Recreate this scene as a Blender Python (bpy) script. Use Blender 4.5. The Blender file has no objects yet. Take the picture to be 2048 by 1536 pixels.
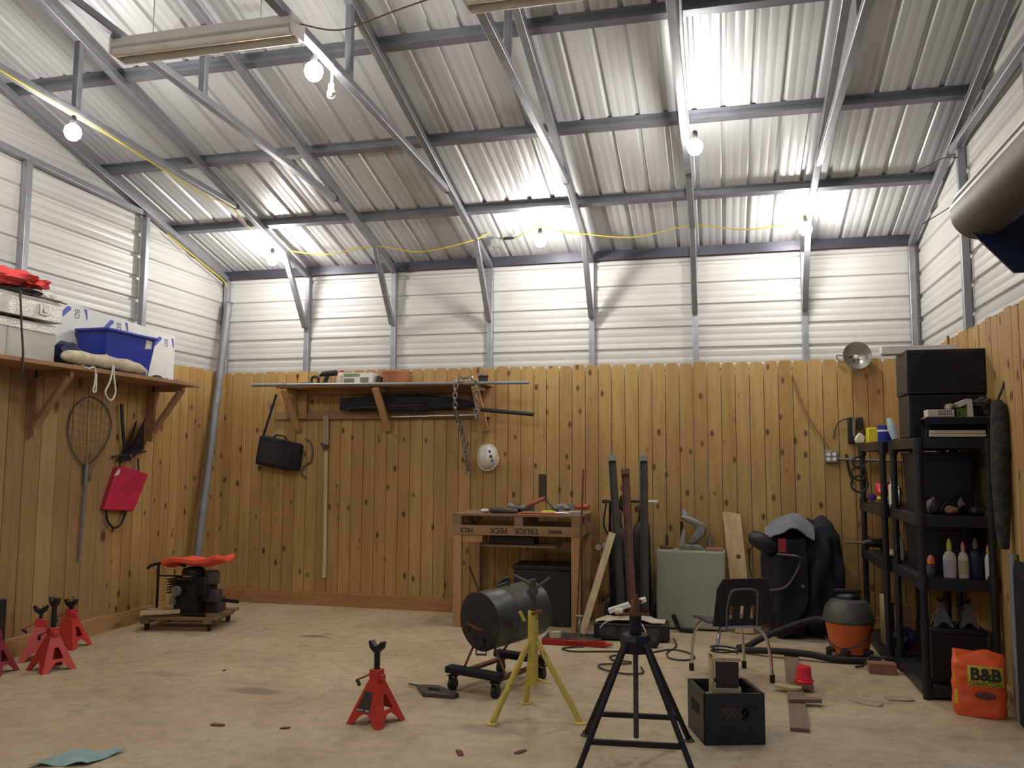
import bpy, bmesh, math, random
from mathutils import Vector, Matrix, noise
random.seed(7)
SC = bpy.context.scene
COL = SC.collection
R = math.radians
# ------------------------------------------------------------ camera, world, exposure
cam = bpy.data.objects.new('camera', bpy.data.cameras.new('camera')); COL.objects.link(cam)
YAW, PIT, ROL = .2413, .0914, .0046
F_ = Vector((-math.sin(YAW)*math.cos(PIT), math.cos(YAW)*math.cos(PIT), math.sin(PIT)))
R_ = Vector((math.cos(YAW), math.sin(YAW), 0))
U_ = Vector((math.sin(YAW)*math.sin(PIT), -math.cos(YAW)*math.sin(PIT), math.cos(PIT)))
R2 = R_*math.cos(ROL)+U_*math.sin(ROL); U2 = -R_*math.sin(ROL)+U_*math.cos(ROL)
cm = Matrix((R2, U2, -F_)).transposed().to_4x4(); cm.translation = (5.7288, -8.8334, 1.6167)
cam.matrix_world = cm
cam.data.sensor_width = 36; cam.data.lens = 1683.87*36/2048; cam.data.clip_start = .05
SC.camera = cam
w = bpy.data.worlds.new('dusk'); SC.world = w; w.use_nodes = True
bg = w.node_tree.nodes['Background']; bg.inputs[0].default_value = (.22, .36, 1, 1); bg.inputs[1].default_value = .4
SC.view_settings.view_transform = 'Standard'; SC.view_settings.look = 'None'
SC.view_settings.gamma = 1; SC.view_settings.use_curve_mapping = False
SC.view_settings.exposure = 0.0
BULB = 372.0
BULB_COL = (1, .955, .88)
# ------------------------------------------------------------ materials
MATS = {}
def nodes(name):
    m = bpy.data.materials.new(name); m.use_nodes = True
    nt = m.node_tree; b = nt.nodes['Principled BSDF']
    return m, nt, b
def N(nt, t, **k):
    n = nt.nodes.new(t)
    for a, v in k.items():
        if a in n.inputs: n.inputs[a].default_value = v
        else: setattr(n, a, v)
    return n
def ramp(nt, fac, stops):
    r = N(nt, 'ShaderNodeValToRGB'); e = r.color_ramp.elements
    while len(e) < len(stops): e.new(.5)
    for i, (p, c) in enumerate(stops):
        e[i].position = p; e[i].color = c if len(c) == 4 else (*c, 1)
    nt.links.new(fac, r.inputs[0]); return r.outputs[0]
def mixc(nt, fac, a, b, mode='MIX'):
    n = N(nt, 'ShaderNodeMix', data_type='RGBA', blend_type=mode)
    for s, v in ((n.inputs[0], fac), (n.inputs[6], a), (n.inputs[7], b)):
        if hasattr(v, 'links'): nt.links.new(v, s)
        else: s.default_value = v if not isinstance(v, tuple) or len(v) == 4 else (*v, 1)
    return n.outputs[2]
def coords(nt, sc):
    t = N(nt, 'ShaderNodeTexCoord'); m = N(nt, 'ShaderNodeMapping'); m.inputs['Scale'].default_value = sc
    nt.links.new(t.outputs['Object'], m.inputs[0]); return m.outputs[0]
def mat(name, col, rough=.5, metal=0, var=.12, sc=6, st=(1, 1, 1), bump=0, emit=0, rust=None, trans=0):
    if name in MATS: return MATS[name]
    m, nt, b = nodes(name); L = nt.links.new
    v = coords(nt, tuple(sc*s for s in st))
    n = N(nt, 'ShaderNodeTexNoise', Scale=1.0, Detail=5.0, Roughness=.6); L(v, n.inputs['Vector'])
    c = ramp(nt, n.outputs[0], [(.3, tuple(x*(1-var) for x in col)), (.7, tuple(min(1, x*(1+var)) for x in col))])
    if rust:
        n2 = N(nt, 'ShaderNodeTexNoise', Scale=rust[1], Detail=6.0, Roughness=.7); L(coords(nt, (1, 1, 1)), n2.inputs['Vector'])
        f = ramp(nt, n2.outputs[0], [(rust[0], (0, 0, 0)), (rust[0]+.07, (1, 1, 1))])
        c = mixc(nt, f, c, (.16, .065, .03))
    L(c, b.inputs['Base Color']); b.inputs['Roughness'].default_value = rough; b.inputs['Metallic'].default_value = metal
    if trans: b.inputs['Transmission Weight'].default_value = trans
    if bump:
        bn = N(nt, 'ShaderNodeBump', Strength=bump, Distance=.01); L(n.outputs[0], bn.inputs['Height']); L(bn.outputs[0], b.inputs['Normal'])
    if emit:
        b.inputs['Emission Color'].default_value = (*BULB_COL, 1); b.inputs['Emission Strength'].default_value = emit
    MATS[name] = m; return m
def wood(name, c1, c2, axis='z', knots=True, rough=.65, dark=(.12, .045, .015), kscale=1.0):
    if name in MATS: return MATS[name]
    m, nt, b = nodes(name); L = nt.links.new
    st = {'x': (.6, 9, 9), 'y': (9, .6, 9), 'z': (9, 9, .6)}[axis]
    n = N(nt, 'ShaderNodeTexNoise', Scale=2.2, Detail=6.0, Roughness=.65, Distortion=.6); L(coords(nt, st), n.inputs['Vector'])
    at = N(nt, 'ShaderNodeAttribute', attribute_name='pk')
    base = mixc(nt, at.outputs['Fac'], c1, c2)
    g = ramp(nt, n.outputs[0], [(.35, (.70, .62, .52)), (.62, (1, 1, 1))])
    c = mixc(nt, .75, base, g, 'MULTIPLY')
    n3 = N(nt, 'ShaderNodeTexNoise', Scale=.7, Detail=3.0); L(coords(nt, (1, 1, 1)), n3.inputs['Vector'])
    g3 = ramp(nt, n3.outputs[0], [(.3, (.82, .80, .78)), (.65, (1, 1, 1))])
    c = mixc(nt, .8, c, g3, 'MULTIPLY')
    if knots:
        ks = {'x': (2.2, 7, 7), 'y': (7, 2.2, 7), 'z': (6.5, 6.5, 3.6)}[axis]
        vo = N(nt, 'ShaderNodeTexVoronoi', Scale=kscale); L(coords(nt, ks), vo.inputs['Vector'])
        f = ramp(nt, vo.outputs['Distance'], [(.12, (1, 1, 1)), (.22, (0, 0, 0))])
        pick = N(nt, 'ShaderNodeSeparateColor'); L(vo.outputs['Color'], pick.inputs[0])
        gt = N(nt, 'ShaderNodeMath', operation='GREATER_THAN'); L(pick.outputs[0], gt.inputs[0]); gt.inputs[1].default_value = .38
        mu = N(nt, 'ShaderNodeMath', operation='MULTIPLY'); L(f, mu.inputs[0]); L(gt.outputs[0], mu.inputs[1])
        c = mixc(nt, mu.outputs[0], c, dark)
    L(c, b.inputs['Base Color']); b.inputs['Roughness'].default_value = rough
    bn = N(nt, 'ShaderNodeBump', Strength=.25, Distance=.004); L(n.outputs[0], bn.inputs['Height']); L(bn.outputs[0], b.inputs['Normal'])
    MATS[name] = m; return m
def sheetmetal(name, col, rough, metal, st):
    m, nt, b = nodes(name); L = nt.links.new
    n = N(nt, 'ShaderNodeTexNoise', Scale=1.0, Detail=5.0, Roughness=.6); L(coords(nt, st), n.inputs['Vector'])
    L(ramp(nt, n.outputs[0], [(.3, tuple(x*.93 for x in col)), (.7, col)]), b.inputs['Base Color'])
    r = N(nt, 'ShaderNodeMapRange'); L(n.outputs[0], r.inputs[0]); r.inputs[1].default_value = .3; r.inputs[2].default_value = .7
    r.inputs[3].default_value = rough-.08; r.inputs[4].default_value = rough+.12; L(r.outputs[0], b.inputs['Roughness'])
    bn = N(nt, 'ShaderNodeBump', Strength=.05, Distance=.01); L(n.outputs[0], bn.inputs['Height']); L(bn.outputs[0], b.inputs['Normal'])
    b.inputs['Metallic'].default_value = metal
    MATS[name] = m; return m
M_roof = sheetmetal('roof_sheet_metal', (.555, .565, .58), .42, .22, (22, .4, .4))
M_side = sheetmetal('siding_metal_long', (.60, .59, .575), .45, .12, (.5, 12, 12))
M_sidey = sheetmetal('siding_metal_cross', (.55, .54, .525), .45, .12, (12, .5, 12))
M_galv = mat('galvanised_steel', (.30, .31, .34), .42, .6, .12, 9)
M_galvd = mat('galvanised_channel', (.24, .25, .28), .42, .65, .12, 9)
M_pick = wood('picket_pine', (.51, .335, .12), (.42, .25, .085), 'z', kscale=1.35)
M_base = wood('baseboard_pine', (.42, .22, .09), (.47, .26, .11), 'x', kscale=.8)
M_basey = wood('baseboard_pine_side', (.47, .29, .13), (.50, .30, .13), 'y', kscale=.8)
M_shelfw = wood('shelf_pine', (.50, .29, .13), (.42, .22, .10), 'x', knots=False)
M_shelfwy = wood('shelf_pine_side', (.36, .20, .11), (.40, .23, .12), 'y', knots=False)
M_lum = wood('lumber_pine', (.55, .33, .15), (.48, .28, .12), 'z', kscale=.6)
M_old = wood('weathered_wood', (.26, .18, .12), (.22, .15, .10), 'y', knots=False, rough=.8)
M_pale = wood('pale_wood', (.62, .50, .30), (.55, .42, .25), 'z', knots=False)
M_pallet = wood('pallet_wood', (.34, .20, .11), (.28, .17, .10), 'x', knots=False, rough=.8)
M_black = mat('black_plastic', (.012, .012, .016), .45, 0, .2, 8)
M_blackm = mat('black_metal', (.014, .014, .018), .4, .3, .25, 10)
M_rubber = mat('black_rubber', (.015, .014, .014), .75)
M_bcloth = mat('black_cloth', (.011, .011, .017), .9, 0, .3, 14, bump=.4)
M_red = mat('red_enamel', (.52, .045, .035), .35, 0, .1, 9)
M_redd = mat('red_lever', (.42, .05, .03), .4)
M_yel = mat('yellow_enamel', (.62, .50, .10), .5, 0, .12, 14, rust=(.60, 14))
M_rust = mat('rusty_steel', (.17, .075, .035), .8, .3, .4, 22)
M_steel = mat('bright_steel', (.55, .55, .55), .3, .9)
M_dsteel = mat('dark_steel', (.10, .09, .09), .55, .6, .3, 15)
M_white = mat('white_paint', (.78, .76, .74), .4, 0, .05)
M_cream = mat('cream_plastic', (.66, .60, .48), .5, 0, .08)
M_dash = mat('dark_grey_label', (.05, .045, .05), .5)
M_orange = mat('orange_plastic', (.72, .16, .04), .45, 0, .08)
M_redc = mat('red_cloth', (.66, .06, .06), .8, 0, .15, 12, bump=.3)
M_lifej = mat('orange_red_cloth', (.85, .10, .05), .75, 0, .15, 12, bump=.3)
M_blue = mat('blue_plastic', (.012, .03, .30), .38, 0, .1)
M_dblue = mat('navy_plastic', (.012, .018, .06), .5)
M_rope = mat('white_rope', (.62, .58, .48), .9, 0, .2, 60, bump=.5)
M_gcloth = mat('grey_cloth', (.17, .18, .20), .9, 0, .2, 20, bump=.4)
M_barrel = mat('olive_grey_paint', (.055, .06, .052), .42, .2, .3, 7, rust=(.66, 6))
M_cab = mat('grey_green_enamel', (.33, .34, .27), .45, 0, .08, 4, rust=(.72, 9))
M_ycord = mat('yellow_cord', (.70, .55, .04), .5)
M_bcord = mat('black_cord', (.02, .018, .018), .6)
M_cup = mat('red_cup_plastic', (.85, .03, .05), .3)
M_glass = mat('clear_glass', (.9, .9, .88), .05, 0, .02, trans=.9)
M_camo = mat('camo_cloth', (.03, .03, .024), .9, 0, .8, 16)
M_cast = mat('cast_grey_metal', (.22, .22, .20), .55, .4, .3, 12)
M_paper = mat('paper', (.60, .57, .52), .8, 0, .1)
M_brick = mat('brown_block', (.28, .13, .08), .8, 0, .2)
M_chr = mat('chrome', (.6, .6, .58), .2, 1, .1)
M_foam = mat('foam_board', (.66, .66, .64), .6, 0, .05)
M_tread = mat('diamond_plate', (.62, .61, .58), .35, .7, .2, 45, bump=1.0)
M_alum = mat('plain_aluminium', (.40, .39, .36), .4, .7, .1)
M_bluep = mat('blue_print', (.06, .09, .42), .6)
M_char = mat('charcoal_bag_plastic', (.80, .11, .025), .32, 0, .08, 5)
M_ylab = mat('yellow_print', (.75, .62, .05), .4)
M_kprint = mat('black_print', (.02, .02, .02), .5)
M_cyan = mat('pale_teal_cloth', (.28, .42, .42), .8, 0, .25, 10)
M_terra = mat('brown_tub', (.42, .17, .09), .6, 0, .12)
M_trim = mat('dark_flashing', (.06, .06, .08), .4, .5)
def concrete():
    m, nt, b = nodes('stained_concrete'); L = nt.links.new
    co = coords(nt, (1, 1, 1))
    def nz(s, d=6.0, r=.6):
        n = N(nt, 'ShaderNodeTexNoise', Scale=s, Detail=d, Roughness=r); L(co, n.inputs['Vector']); return n.outputs[0]
    c = ramp(nt, nz(1.3), [(.3, (.40, .30, .19)), (.5, (.50, .40, .265)), (.72, (.60, .50, .345))])
    c = mixc(nt, .6, c, ramp(nt, nz(9), [(.33, (.70, .67, .64)), (.58, (1.05, 1.04, 1.0))]), 'MULTIPLY')
    c = mixc(nt, ramp(nt, nz(2.6, 8, .72), [(.56, (0, 0, 0)), (.68, (.6, .6, .6))]), c, (.23, .145, .09))
    c = mixc(nt, ramp(nt, nz(34, 3), [(.665, (0, 0, 0)), (.70, (.85, .85, .85))]), c, (.13, .08, .06))
    # oil stains at fixed places
    for x, y, rx, ry, a in ((2.55, -3.35, .42, .17, .6), (2.05, -1.55, .26, .10, .8), (4.35, -3.75, .45, .2, .35), (1.6, -3.1, .5, .15, .3), (3.9, -1.05, .12, .05, .6), (4.0, -2.9, .5, .25, .3), (6.6, -3.1, .6, .3, .25)):
        mp = N(nt, 'ShaderNodeMapping'); L(co, mp.inputs[0])
        mp.inputs['Location'].default_value = (-x/rx, -y/ry, 0); mp.inputs['Scale'].default_value = (1/rx, 1/ry, 0)
        va = N(nt, 'ShaderNodeVectorMath', operation='LENGTH'); L(mp.outputs[0], va.inputs[0])
        ad = N(nt, 'ShaderNodeMath', operation='MULTIPLY_ADD'); L(nz(7), ad.inputs[0]); ad.inputs[1].default_value = 1.4; L(va.outputs['Value'], ad.inputs[2])
        f = ramp(nt, ad.outputs[0], [(.72, (a, a, a)), (.98, (0, 0, 0))])
        # ramp clamps at 1 so scale into range
        ad.inputs[1].default_value = .75
        c = mixc(nt, f, c, (.17, .10, .075))
    L(c, b.inputs['Base Color']); b.inputs['Roughness'].default_value = .62
    bn = N(nt, 'ShaderNodeBump', Strength=.25, Distance=.01); L(nz(18), bn.inputs['Height']); L(bn.outputs[0], b.inputs['Normal'])
    return m
M_conc = concrete()
# ------------------------------------------------------------ mesh helpers
FR = {}
def V(*a): return Vector(a)
class G:
    def __init__(s): s.v = []; s.f = []; s.pk = []; s.k = 0.0
    def add(s, vf, M=None):
        o = len(s.v)
        s.v += [(M @ Vector(p)) if M else Vector(p) for p in vf[0]]
        s.f += [tuple(i+o for i in f) for f in vf[1]]; s.pk += [s.k]*len(vf[1]); return s
    def box(s, x, y, z, sx, sy, sz, M=None):
        hx, hy, hz = sx/2, sy/2, sz/2
        v = [(x+a*hx, y+b*hy, z+c*hz) for a in (-1, 1) for b in (-1, 1) for c in (-1, 1)]
        return s.add((v, [(0, 1, 3, 2), (4, 6, 7, 5), (0, 4, 5, 1), (2, 3, 7, 6), (0, 2, 6, 4), (1, 5, 7, 3)]), M)
    def beam(s, p0, p1, w, h, up=(0, 0, 1), M=None):
        p0, p1 = Vector(p0), Vector(p1); d = (p1-p0).normalized(); u = Vector(up)
        if abs(d.dot(u)) > .97: u = Vector((0, 1, 0))
        r = d.cross(u).normalized(); u = r.cross(d)
        v = [p+r*(a*w/2)+u*(b*h/2) for p in (p0, p1) for a, b in ((-1, -1), (1, -1), (1, 1), (-1, 1))]
        return s.add((v, [(3, 2, 1, 0), (4, 5, 6, 7), (0, 1, 5, 4), (1, 2, 6, 5), (2, 3, 7, 6), (3, 0, 4, 7)]), M)
    def tube(s, pts, r, n=8, closed=False, M=None, cap=True):
        P = [Vector(p) for p in pts]; k = len(P); v = []; f = []
        rr = r if isinstance(r, (list, tuple)) else [r]*k
        u = None
        for i in range(k):
            a = P[(i-1) % k] if (closed or i > 0) else P[i]; b = P[(i+1) % k] if (closed or i < k-1) else P[i]
            d = (b-a).normalized()
            if u is None:
                u = d.orthogonal().normalized()
            u = (u-d*u.dot(d)).normalized(); q = d.cross(u)
            for j in range(n):
                t = 2*math.pi*j/n; v.append(P[i]+u*(math.cos(t)*rr[i])+q*(math.sin(t)*rr[i]))
        for i in range(k if closed else k-1):
            for j in range(n):
                a = i*n+j; b = i*n+(j+1) % n; c = ((i+1) % k)*n+(j+1) % n; d = ((i+1) % k)*n+j
                f.append((a, b, c, d))
        if not closed and cap:
            f.append(tuple(range(n-1, -1, -1))); f.append(tuple((k-1)*n+j for j in range(n)))
        return s.add((v, f), M)
    def lathe(s, prof, n=20, M=None):
        v = []; f = []; k = len(prof)
        for r, z in prof:
            for j in range(n):
                t = 2*math.pi*j/n; v.append((r*math.cos(t), r*math.sin(t), z))
        for i in range(k-1):
            for j in range(n):
                a = i*n+j; b = i*n+(j+1) % n; f.append((a, b, b+n, a+n))
        if prof[0][0] > 1e-5: f.append(tuple(range(n-1, -1, -1)))
        if prof[-1][0] > 1e-5: f.append(tuple((k-1)*n+j for j in range(n)))
        return s.add((v, f), M)
    def cyl(s, p0, p1, r, n=16, r2=None):
        return s.tube([p0, p1], [r, r if r2 is None else r2], n)
    def prism(s, poly, t, M=None):      # poly in xy, thickness t along z
        k = len(poly); v = [(x, y, 0) for x, y in poly]+[(x, y, t) for x, y in poly]
        f = [tuple(range(k-1, -1, -1)), tuple(range(k, 2*k))]+[(i, (i+1) % k, k+(i+1) % k, k+i) for i in range(k)]
        return s.add((v, f), M)
    def sheet(s, outer, holes, t, M=None):
        bm = bmesh.new()
        for loop in [outer]+holes:
            vs = [bm.verts.new((x, y, 0)) for x, y in loop]
            for i in range(len(vs)): bm.edges.new((vs[i], vs[(i+1) % len(vs)]))
        bmesh.ops.triangle_fill(bm, edges=bm.edges[:], use_beauty=True)
        ex = bmesh.ops.extrude_face_region(bm, geom=bm.faces[:])
        bmesh.ops.translate(bm, vec=(0, 0, t), verts=[e for e in ex['geom'] if isinstance(e, bmesh.types.BMVert)])
        bmesh.ops.recalc_face_normals(bm, faces=bm.faces[:]); bm.verts.index_update()
        r = ([v.co.copy() for v in bm.verts], [tuple(v.index for v in f.verts) for f in bm.faces]); bm.free()
        return s.add(r, M)
    def blob(s, c, rad, sub=3, amp=.1, fr=2.5, flat=None, power=1, seed=0):
        bm = bmesh.new(); bmesh.ops.create_icosphere(bm, subdivisions=sub, radius=1)
        for v in bm.verts:
            p = v.co.copy()
            if power != 1: p = Vector([math.copysign(abs(q)**power, q) for q in p])
            k = 1+amp*noise.noise(v.co*fr+Vector((seed, seed*2, 0)))*2
            p = Vector((p.x*rad[0]*k, p.y*rad[1]*k, p.z*rad[2]*k))
            if flat is not None and p.z < flat: p.z = flat
            v.co = p
        bm.verts.index_update()
        r = ([v.co+Vector(c) for v in bm.verts], [tuple(v.index for v in f.verts) for f in bm.faces]); bm.free()
        return s.add(r)
    def grid(s, fn, nu, nv, t=.004):    # fn(u,v)->point ; solid sheet
        v = [Vector(fn(i/nu, j/nv)) for i in range(nu+1) for j in range(nv+1)]
        m = nv+1; f = []
        nr = [Vector((0, 0, 0)) for _ in v]
        for i in range(nu):
            for j in range(nv):
                a = i*m+j; q = (a, a+m, a+m+1, a+1); f.append(q)
                nn = (v[q[2]]-v[q[0]]).cross(v[q[3]]-v[q[1]])
                for x in q: nr[x] += nn
        b = [p-x.normalized()*t for p, x in zip(v, nr)]; o = len(v)
        f2 = [tuple(x+o for x in reversed(q)) for q in f]
        edge = [i*m for i in range(nu+1)]+[nu*m+j for j in range(1, nv+1)]+[i*m+nv for i in range(nu-1, -1, -1)]+[j for j in range(nv-1, 0, -1)]
        f3 = [(edge[i], edge[i-1], edge[i-1]+o, edge[i]+o) for i in range(len(edge))]
        return s.add((v+b, f+f2+f3))
    def build(s, name, m, parent=None, world=False, bevel=0, smooth=None, loc=None, label=None, cat=None, group=None, kind=None):
        vs = s.v; base = None
        if parent is not None:
            if world: inv = FR[parent].inverted(); vs = [inv @ p for p in vs]
        else:
            if loc is None:
                xs = [p.x for p in vs]; ys = [p.y for p in vs]; zs = [p.z for p in vs]
                base = Vector(((min(xs)+max(xs))/2, (min(ys)+max(ys))/2, min(zs)))
                vs = [p-base for p in vs]
            else: base = Vector(loc)
        me = bpy.data.meshes.new(name); me.from_pydata([tuple(p) for p in vs], [], s.f)
        bm = bmesh.new(); bm.from_mesh(me); bmesh.ops.recalc_face_normals(bm, faces=bm.faces[:]); bm.to_mesh(me); bm.free()
        at = me.attributes.new('pk', 'FLOAT', 'FACE'); at.data.foreach_set('value', s.pk)
        me.materials.append(m)
        me.polygons.foreach_set('use_smooth', [True]*len(me.polygons)); me.set_sharp_from_angle(angle=R(smooth if smooth else 32))
        o = bpy.data.objects.new(name, me); COL.objects.link(o)
        if parent is not None: o.parent = parent; FR[o] = FR[parent]
        else: o.location = base; FR[o] = Matrix.Translation(base)
        if bevel:
            b = o.modifiers.new('bevel', 'BEVEL'); b.width = bevel; b.segments = 2; b.limit_method = 'ANGLE'; b.angle_limit = R(40)
        if label: o['label'] = label
        if cat: o['category'] = cat
        if group: o['group'] = group
        if kind: o['kind'] = kind
        return o
def T(name, label, cat, loc, rz=0, group=None, kind=None):
    o = bpy.data.objects.new(name, None); COL.objects.link(o); o.location = loc; o.rotation_euler = (0, 0, R(rz)); o.empty_display_size = .05
    o['label'] = label; o['category'] = cat
    if group: o['group'] = group
    if kind: o['kind'] = kind
    FR[o] = Matrix.Translation(Vector(loc)) @ Matrix.Rotation(R(rz), 4, 'Z')
    return o
def kids(o): return [c for c in list(COL.objects) if c.parent is o]
def dup(o, loc=None, rz=None, label=None, parent=None, scale=None):
    c = o.copy(); COL.objects.link(c)
    if parent is not None: c.parent = parent
    if loc is not None: c.location = loc
    if rz is not None: c.rotation_euler = (0, 0, R(rz))
    if label: c['label'] = label
    if scale: c.scale = scale
    for k in kids(o): dup(k, parent=c)
    return c
def RZ(a): return Matrix.Rotation(R(a), 4, 'Z')
def RX(a): return Matrix.Rotation(R(a), 4, 'X')
def RY(a): return Matrix.Rotation(R(a), 4, 'Y')
def TR(x, y, z): return Matrix.Translation((x, y, z))
def axis(p, x, y, z):   # frame with given axes
    m = Matrix((Vector(x), Vector(y), Vector(z))).transposed().to_4x4(); m.translation = p; return m
def text(body, size, Mx, m, parent, name, ext=.0008, bold=0, sx=1):
    cu = bpy.data.curves.new('t', 'FONT'); cu.body = body; cu.size = size; cu.align_x = 'CENTER'; cu.align_y = 'CENTER'; cu.extrude = ext; cu.offset = bold
    to = bpy.data.objects.new('t', cu); COL.objects.link(to)
    me = bpy.data.meshes.new_from_object(to); bpy.data.objects.remove(to); me.name = name
    inv = FR[parent].inverted()
    me.transform(inv @ Mx @ Matrix.Diagonal((sx, 1, 1, 1)))
    me.materials.clear(); me.materials.append(m)
    o = bpy.data.objects.new(name, me); COL.objects.link(o); o.parent = parent; FR[o] = FR[parent]; return o
def smooth(pts, n=6, closed=False):
    P = [Vector(p) for p in pts]; k = len(P); out = []
    for i in range(k if closed else k-1):
        g = (lambda q: P[q % k]) if closed else (lambda q: P[max(0, min(k-1, q))])
        a, b, c, d = g(i-1), g(i), g(i+1), g(i+2)
        for j in range(n):
            t = j/n; out.append(.5*((2*b)+(c-a)*t+(2*a-5*b+4*c-d)*t*t+(3*b-a-3*c+d)*t**3))
    if not closed: out.append(P[-1])
    return out
S = 'structure'
# ------------------------------------------------------------ the building
XB = [0, 1.085, 2.161, 3.297, 4.425, 5.507, 6.588, 7.602]
W = 7.602; HF = 2.636; ZE = 3.745; SL = .272; YR = -5.5; YF = -11.0; ZR = 2.786; RP = .2286
def zr(y): return ZE+SL*(-y if y > YR else y-2*YR)        # underside of a rafter
g = G(); g.box(W/2, (YF+.2)/2, -.06, W+.5, -YF+.5, .12); g.build('floor', M_conc, loc=(0, 0, 0), label='stained tan concrete slab floor of the metal shed', cat='floor', kind=S)
g = G(); g.box(12, -5, -.13, 9, 14, .1); g.build('ground_outside', mat('outside_gravel', (.2, .19, .17), .9), loc=(0, 0, 0), label='gravel yard outside the open roll-up door', cat='ground', kind=S)
def rib_profile(a0, a1, phase, up):  # (coordinate, height) list of trapezoid ribs every RP, small ribs between
    pts = [(a0, 0)]; k = math.ceil((a0+.04-phase)/RP)
    while True:
        c = phase+k*RP
        if c+.06 > a1: break
        for d, h in ((-.026, 0), (-.011, up), (.011, up), (.026, 0), (.070, 0), (.075, up*.08), (.083, up*.08), (.088, 0), (.138, 0), (.143, up*.08), (.151, up*.08), (.156, 0)):
            if a0 < c+d < a1: pts.append((c+d, h))
        k += 1
    pts.append((a1, 0)); return pts
def profile_sheet(g, pts, mk, s0, s1, t=.0015):
    n = len(pts); v = [mk(a, h, s0) for a, h in pts]+[mk(a, h, s1) for a, h in pts]
    g.add((v, [(i, i+1, n+i+1, n+i) for i in range(n-1)]))
# back wall siding
g = G(); profile_sheet(g, rib_profile(0, ZE+.1, ZR, .02), lambda a, h, s: (s, .066+h, a), -.07, W+.10)
g.build('wall_back', M_side, loc=(0, 0, 0), label='white horizontal ribbed metal siding of the back wall', cat='wall', kind=S)
def gable(name, x, sg, segs, label):
    g = G()
    for y0, y1, z0 in segs:
        pr = [(a, h) for a, h in rib_profile(z0, 5.5, ZR, .02)]
        gg = G(); ny = 14
        for i in range(ny):
            a, b = y0+(y1-y0)*i/ny, y0+(y1-y0)*(i+1)/ny
            n = len(pr); v = []
            for yy in (a, b):
                v += [(x+sg*h, yy, min(z, zr(min(yy, .066))+.124)) for z, h in pr]
            gg.add((v, [(k, k+1, n+k+1, n+k) for k in range(n-1)]))
        g.add((gg.v, gg.f))
    o = g.build(name, M_sidey, loc=(0, 0, 0), label=label, cat='wall', kind=S); return o
DY0, DY1, DZ = -3.45, -6.6, 2.95
gable('wall_left', -.036, -1, [(.10, YF-.03, 0)], 'white ribbed metal siding of the left gable wall')
gable('wall_right', W+.066, 1, [(.10, DY0, 0), (DY0, DY1, DZ), (DY1, YF, 0)], 'white ribbed metal siding of the right gable wall')
g = G(); profile_sheet(g, rib_profile(0, ZE+.1, ZR, .02), lambda a, h, s: (s, YF-h, a), -.07, W+.10)
g.build('wall_front', M_side, loc=(0, 0, 0), label='metal siding of the front wall behind the viewer', cat='wall', kind=S)
# roof sheets
g = G()
pr = rib_profile(-.09, W+.13, .093, .022)
for s0, s1 in ((.12, YR), (YR, YF-.12)):
    profile_sheet(g, pr, lambda a, h, s: (a, s, zr(s)+.125+h), s0, s1)
g.build('ceiling', M_roof, loc=(0, 0, 0), label='ribbed grey metal roof sheets seen from below', cat='ceiling', kind=S)
# trusses
tk = .06
for i, x in enumerate(XB):
    end = i in (0, 7)
    side = ['at the left gable wall', 'first from the left gable', 'second from the left gable, above the long wall shelf', 'third from the left gable, above the workbench shelf end', 'fourth from the left gable, passing right of the middle bulb', 'second from the right gable, seen almost end on', 'nearest the right gable with a bulb at its knee', 'at the right gable wall'][i]
    t = T('roof_truss', 'galvanised tube roof frame '+side, 'roof frame', (x, .03, 0), kind=S, group='tube roof frames')
    xo = x+(.02 if i == 0 else 0)
    for y in (.033, YF+.033): g = G(); g.box(xo, y, ZE/2, tk, tk, ZE); g.build('post', M_galv, t, world=True, bevel=.006)
    for a, b in ((.06, YR), (YF-.06, YR)):
        g = G(); g.beam((xo, a, zr(a)+.03), (xo, b, zr(b)+.03), tk, tk); g.build('rafter', M_galv, t, world=True, bevel=.006)
    g = G(); g.beam((xo, -1.56, 4.135), (xo, YR, 4.26), tk, .055); g.beam((xo, YR, 4.26), (xo, 2*YR+1.56, 4.135), tk, .055); g.build('bottom_chord', M_galv, t, world=True, bevel=.006)
    g = G(); g.beam((xo, -1.555, 4.134), (xo, -1.50, 4.131), .045, .04); g.build('tube_end_shade', M_trim, t, world=True)  # dark plug stands in for the shade inside the open tube
    for y in (-3.69, 2*YR+3.69):
        g = G(); g.beam((xo, y, 4.2), (xo, y, zr(y)+.02), .05, .05); g.build('web_strut', M_galv, t, world=True, bevel=.005)
    if not end:
        for s0 in (1, -1):
            yy = (lambda q: q) if s0 == 1 else (lambda q: YF-q)
            g = G(); g.beam((x, yy(-.02), 3.15), (x, yy(-.56), 3.93), .056, .05, (0, 1, 0)); g.build('knee_brace', M_galv, t, world=True, bevel=.005)
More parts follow.
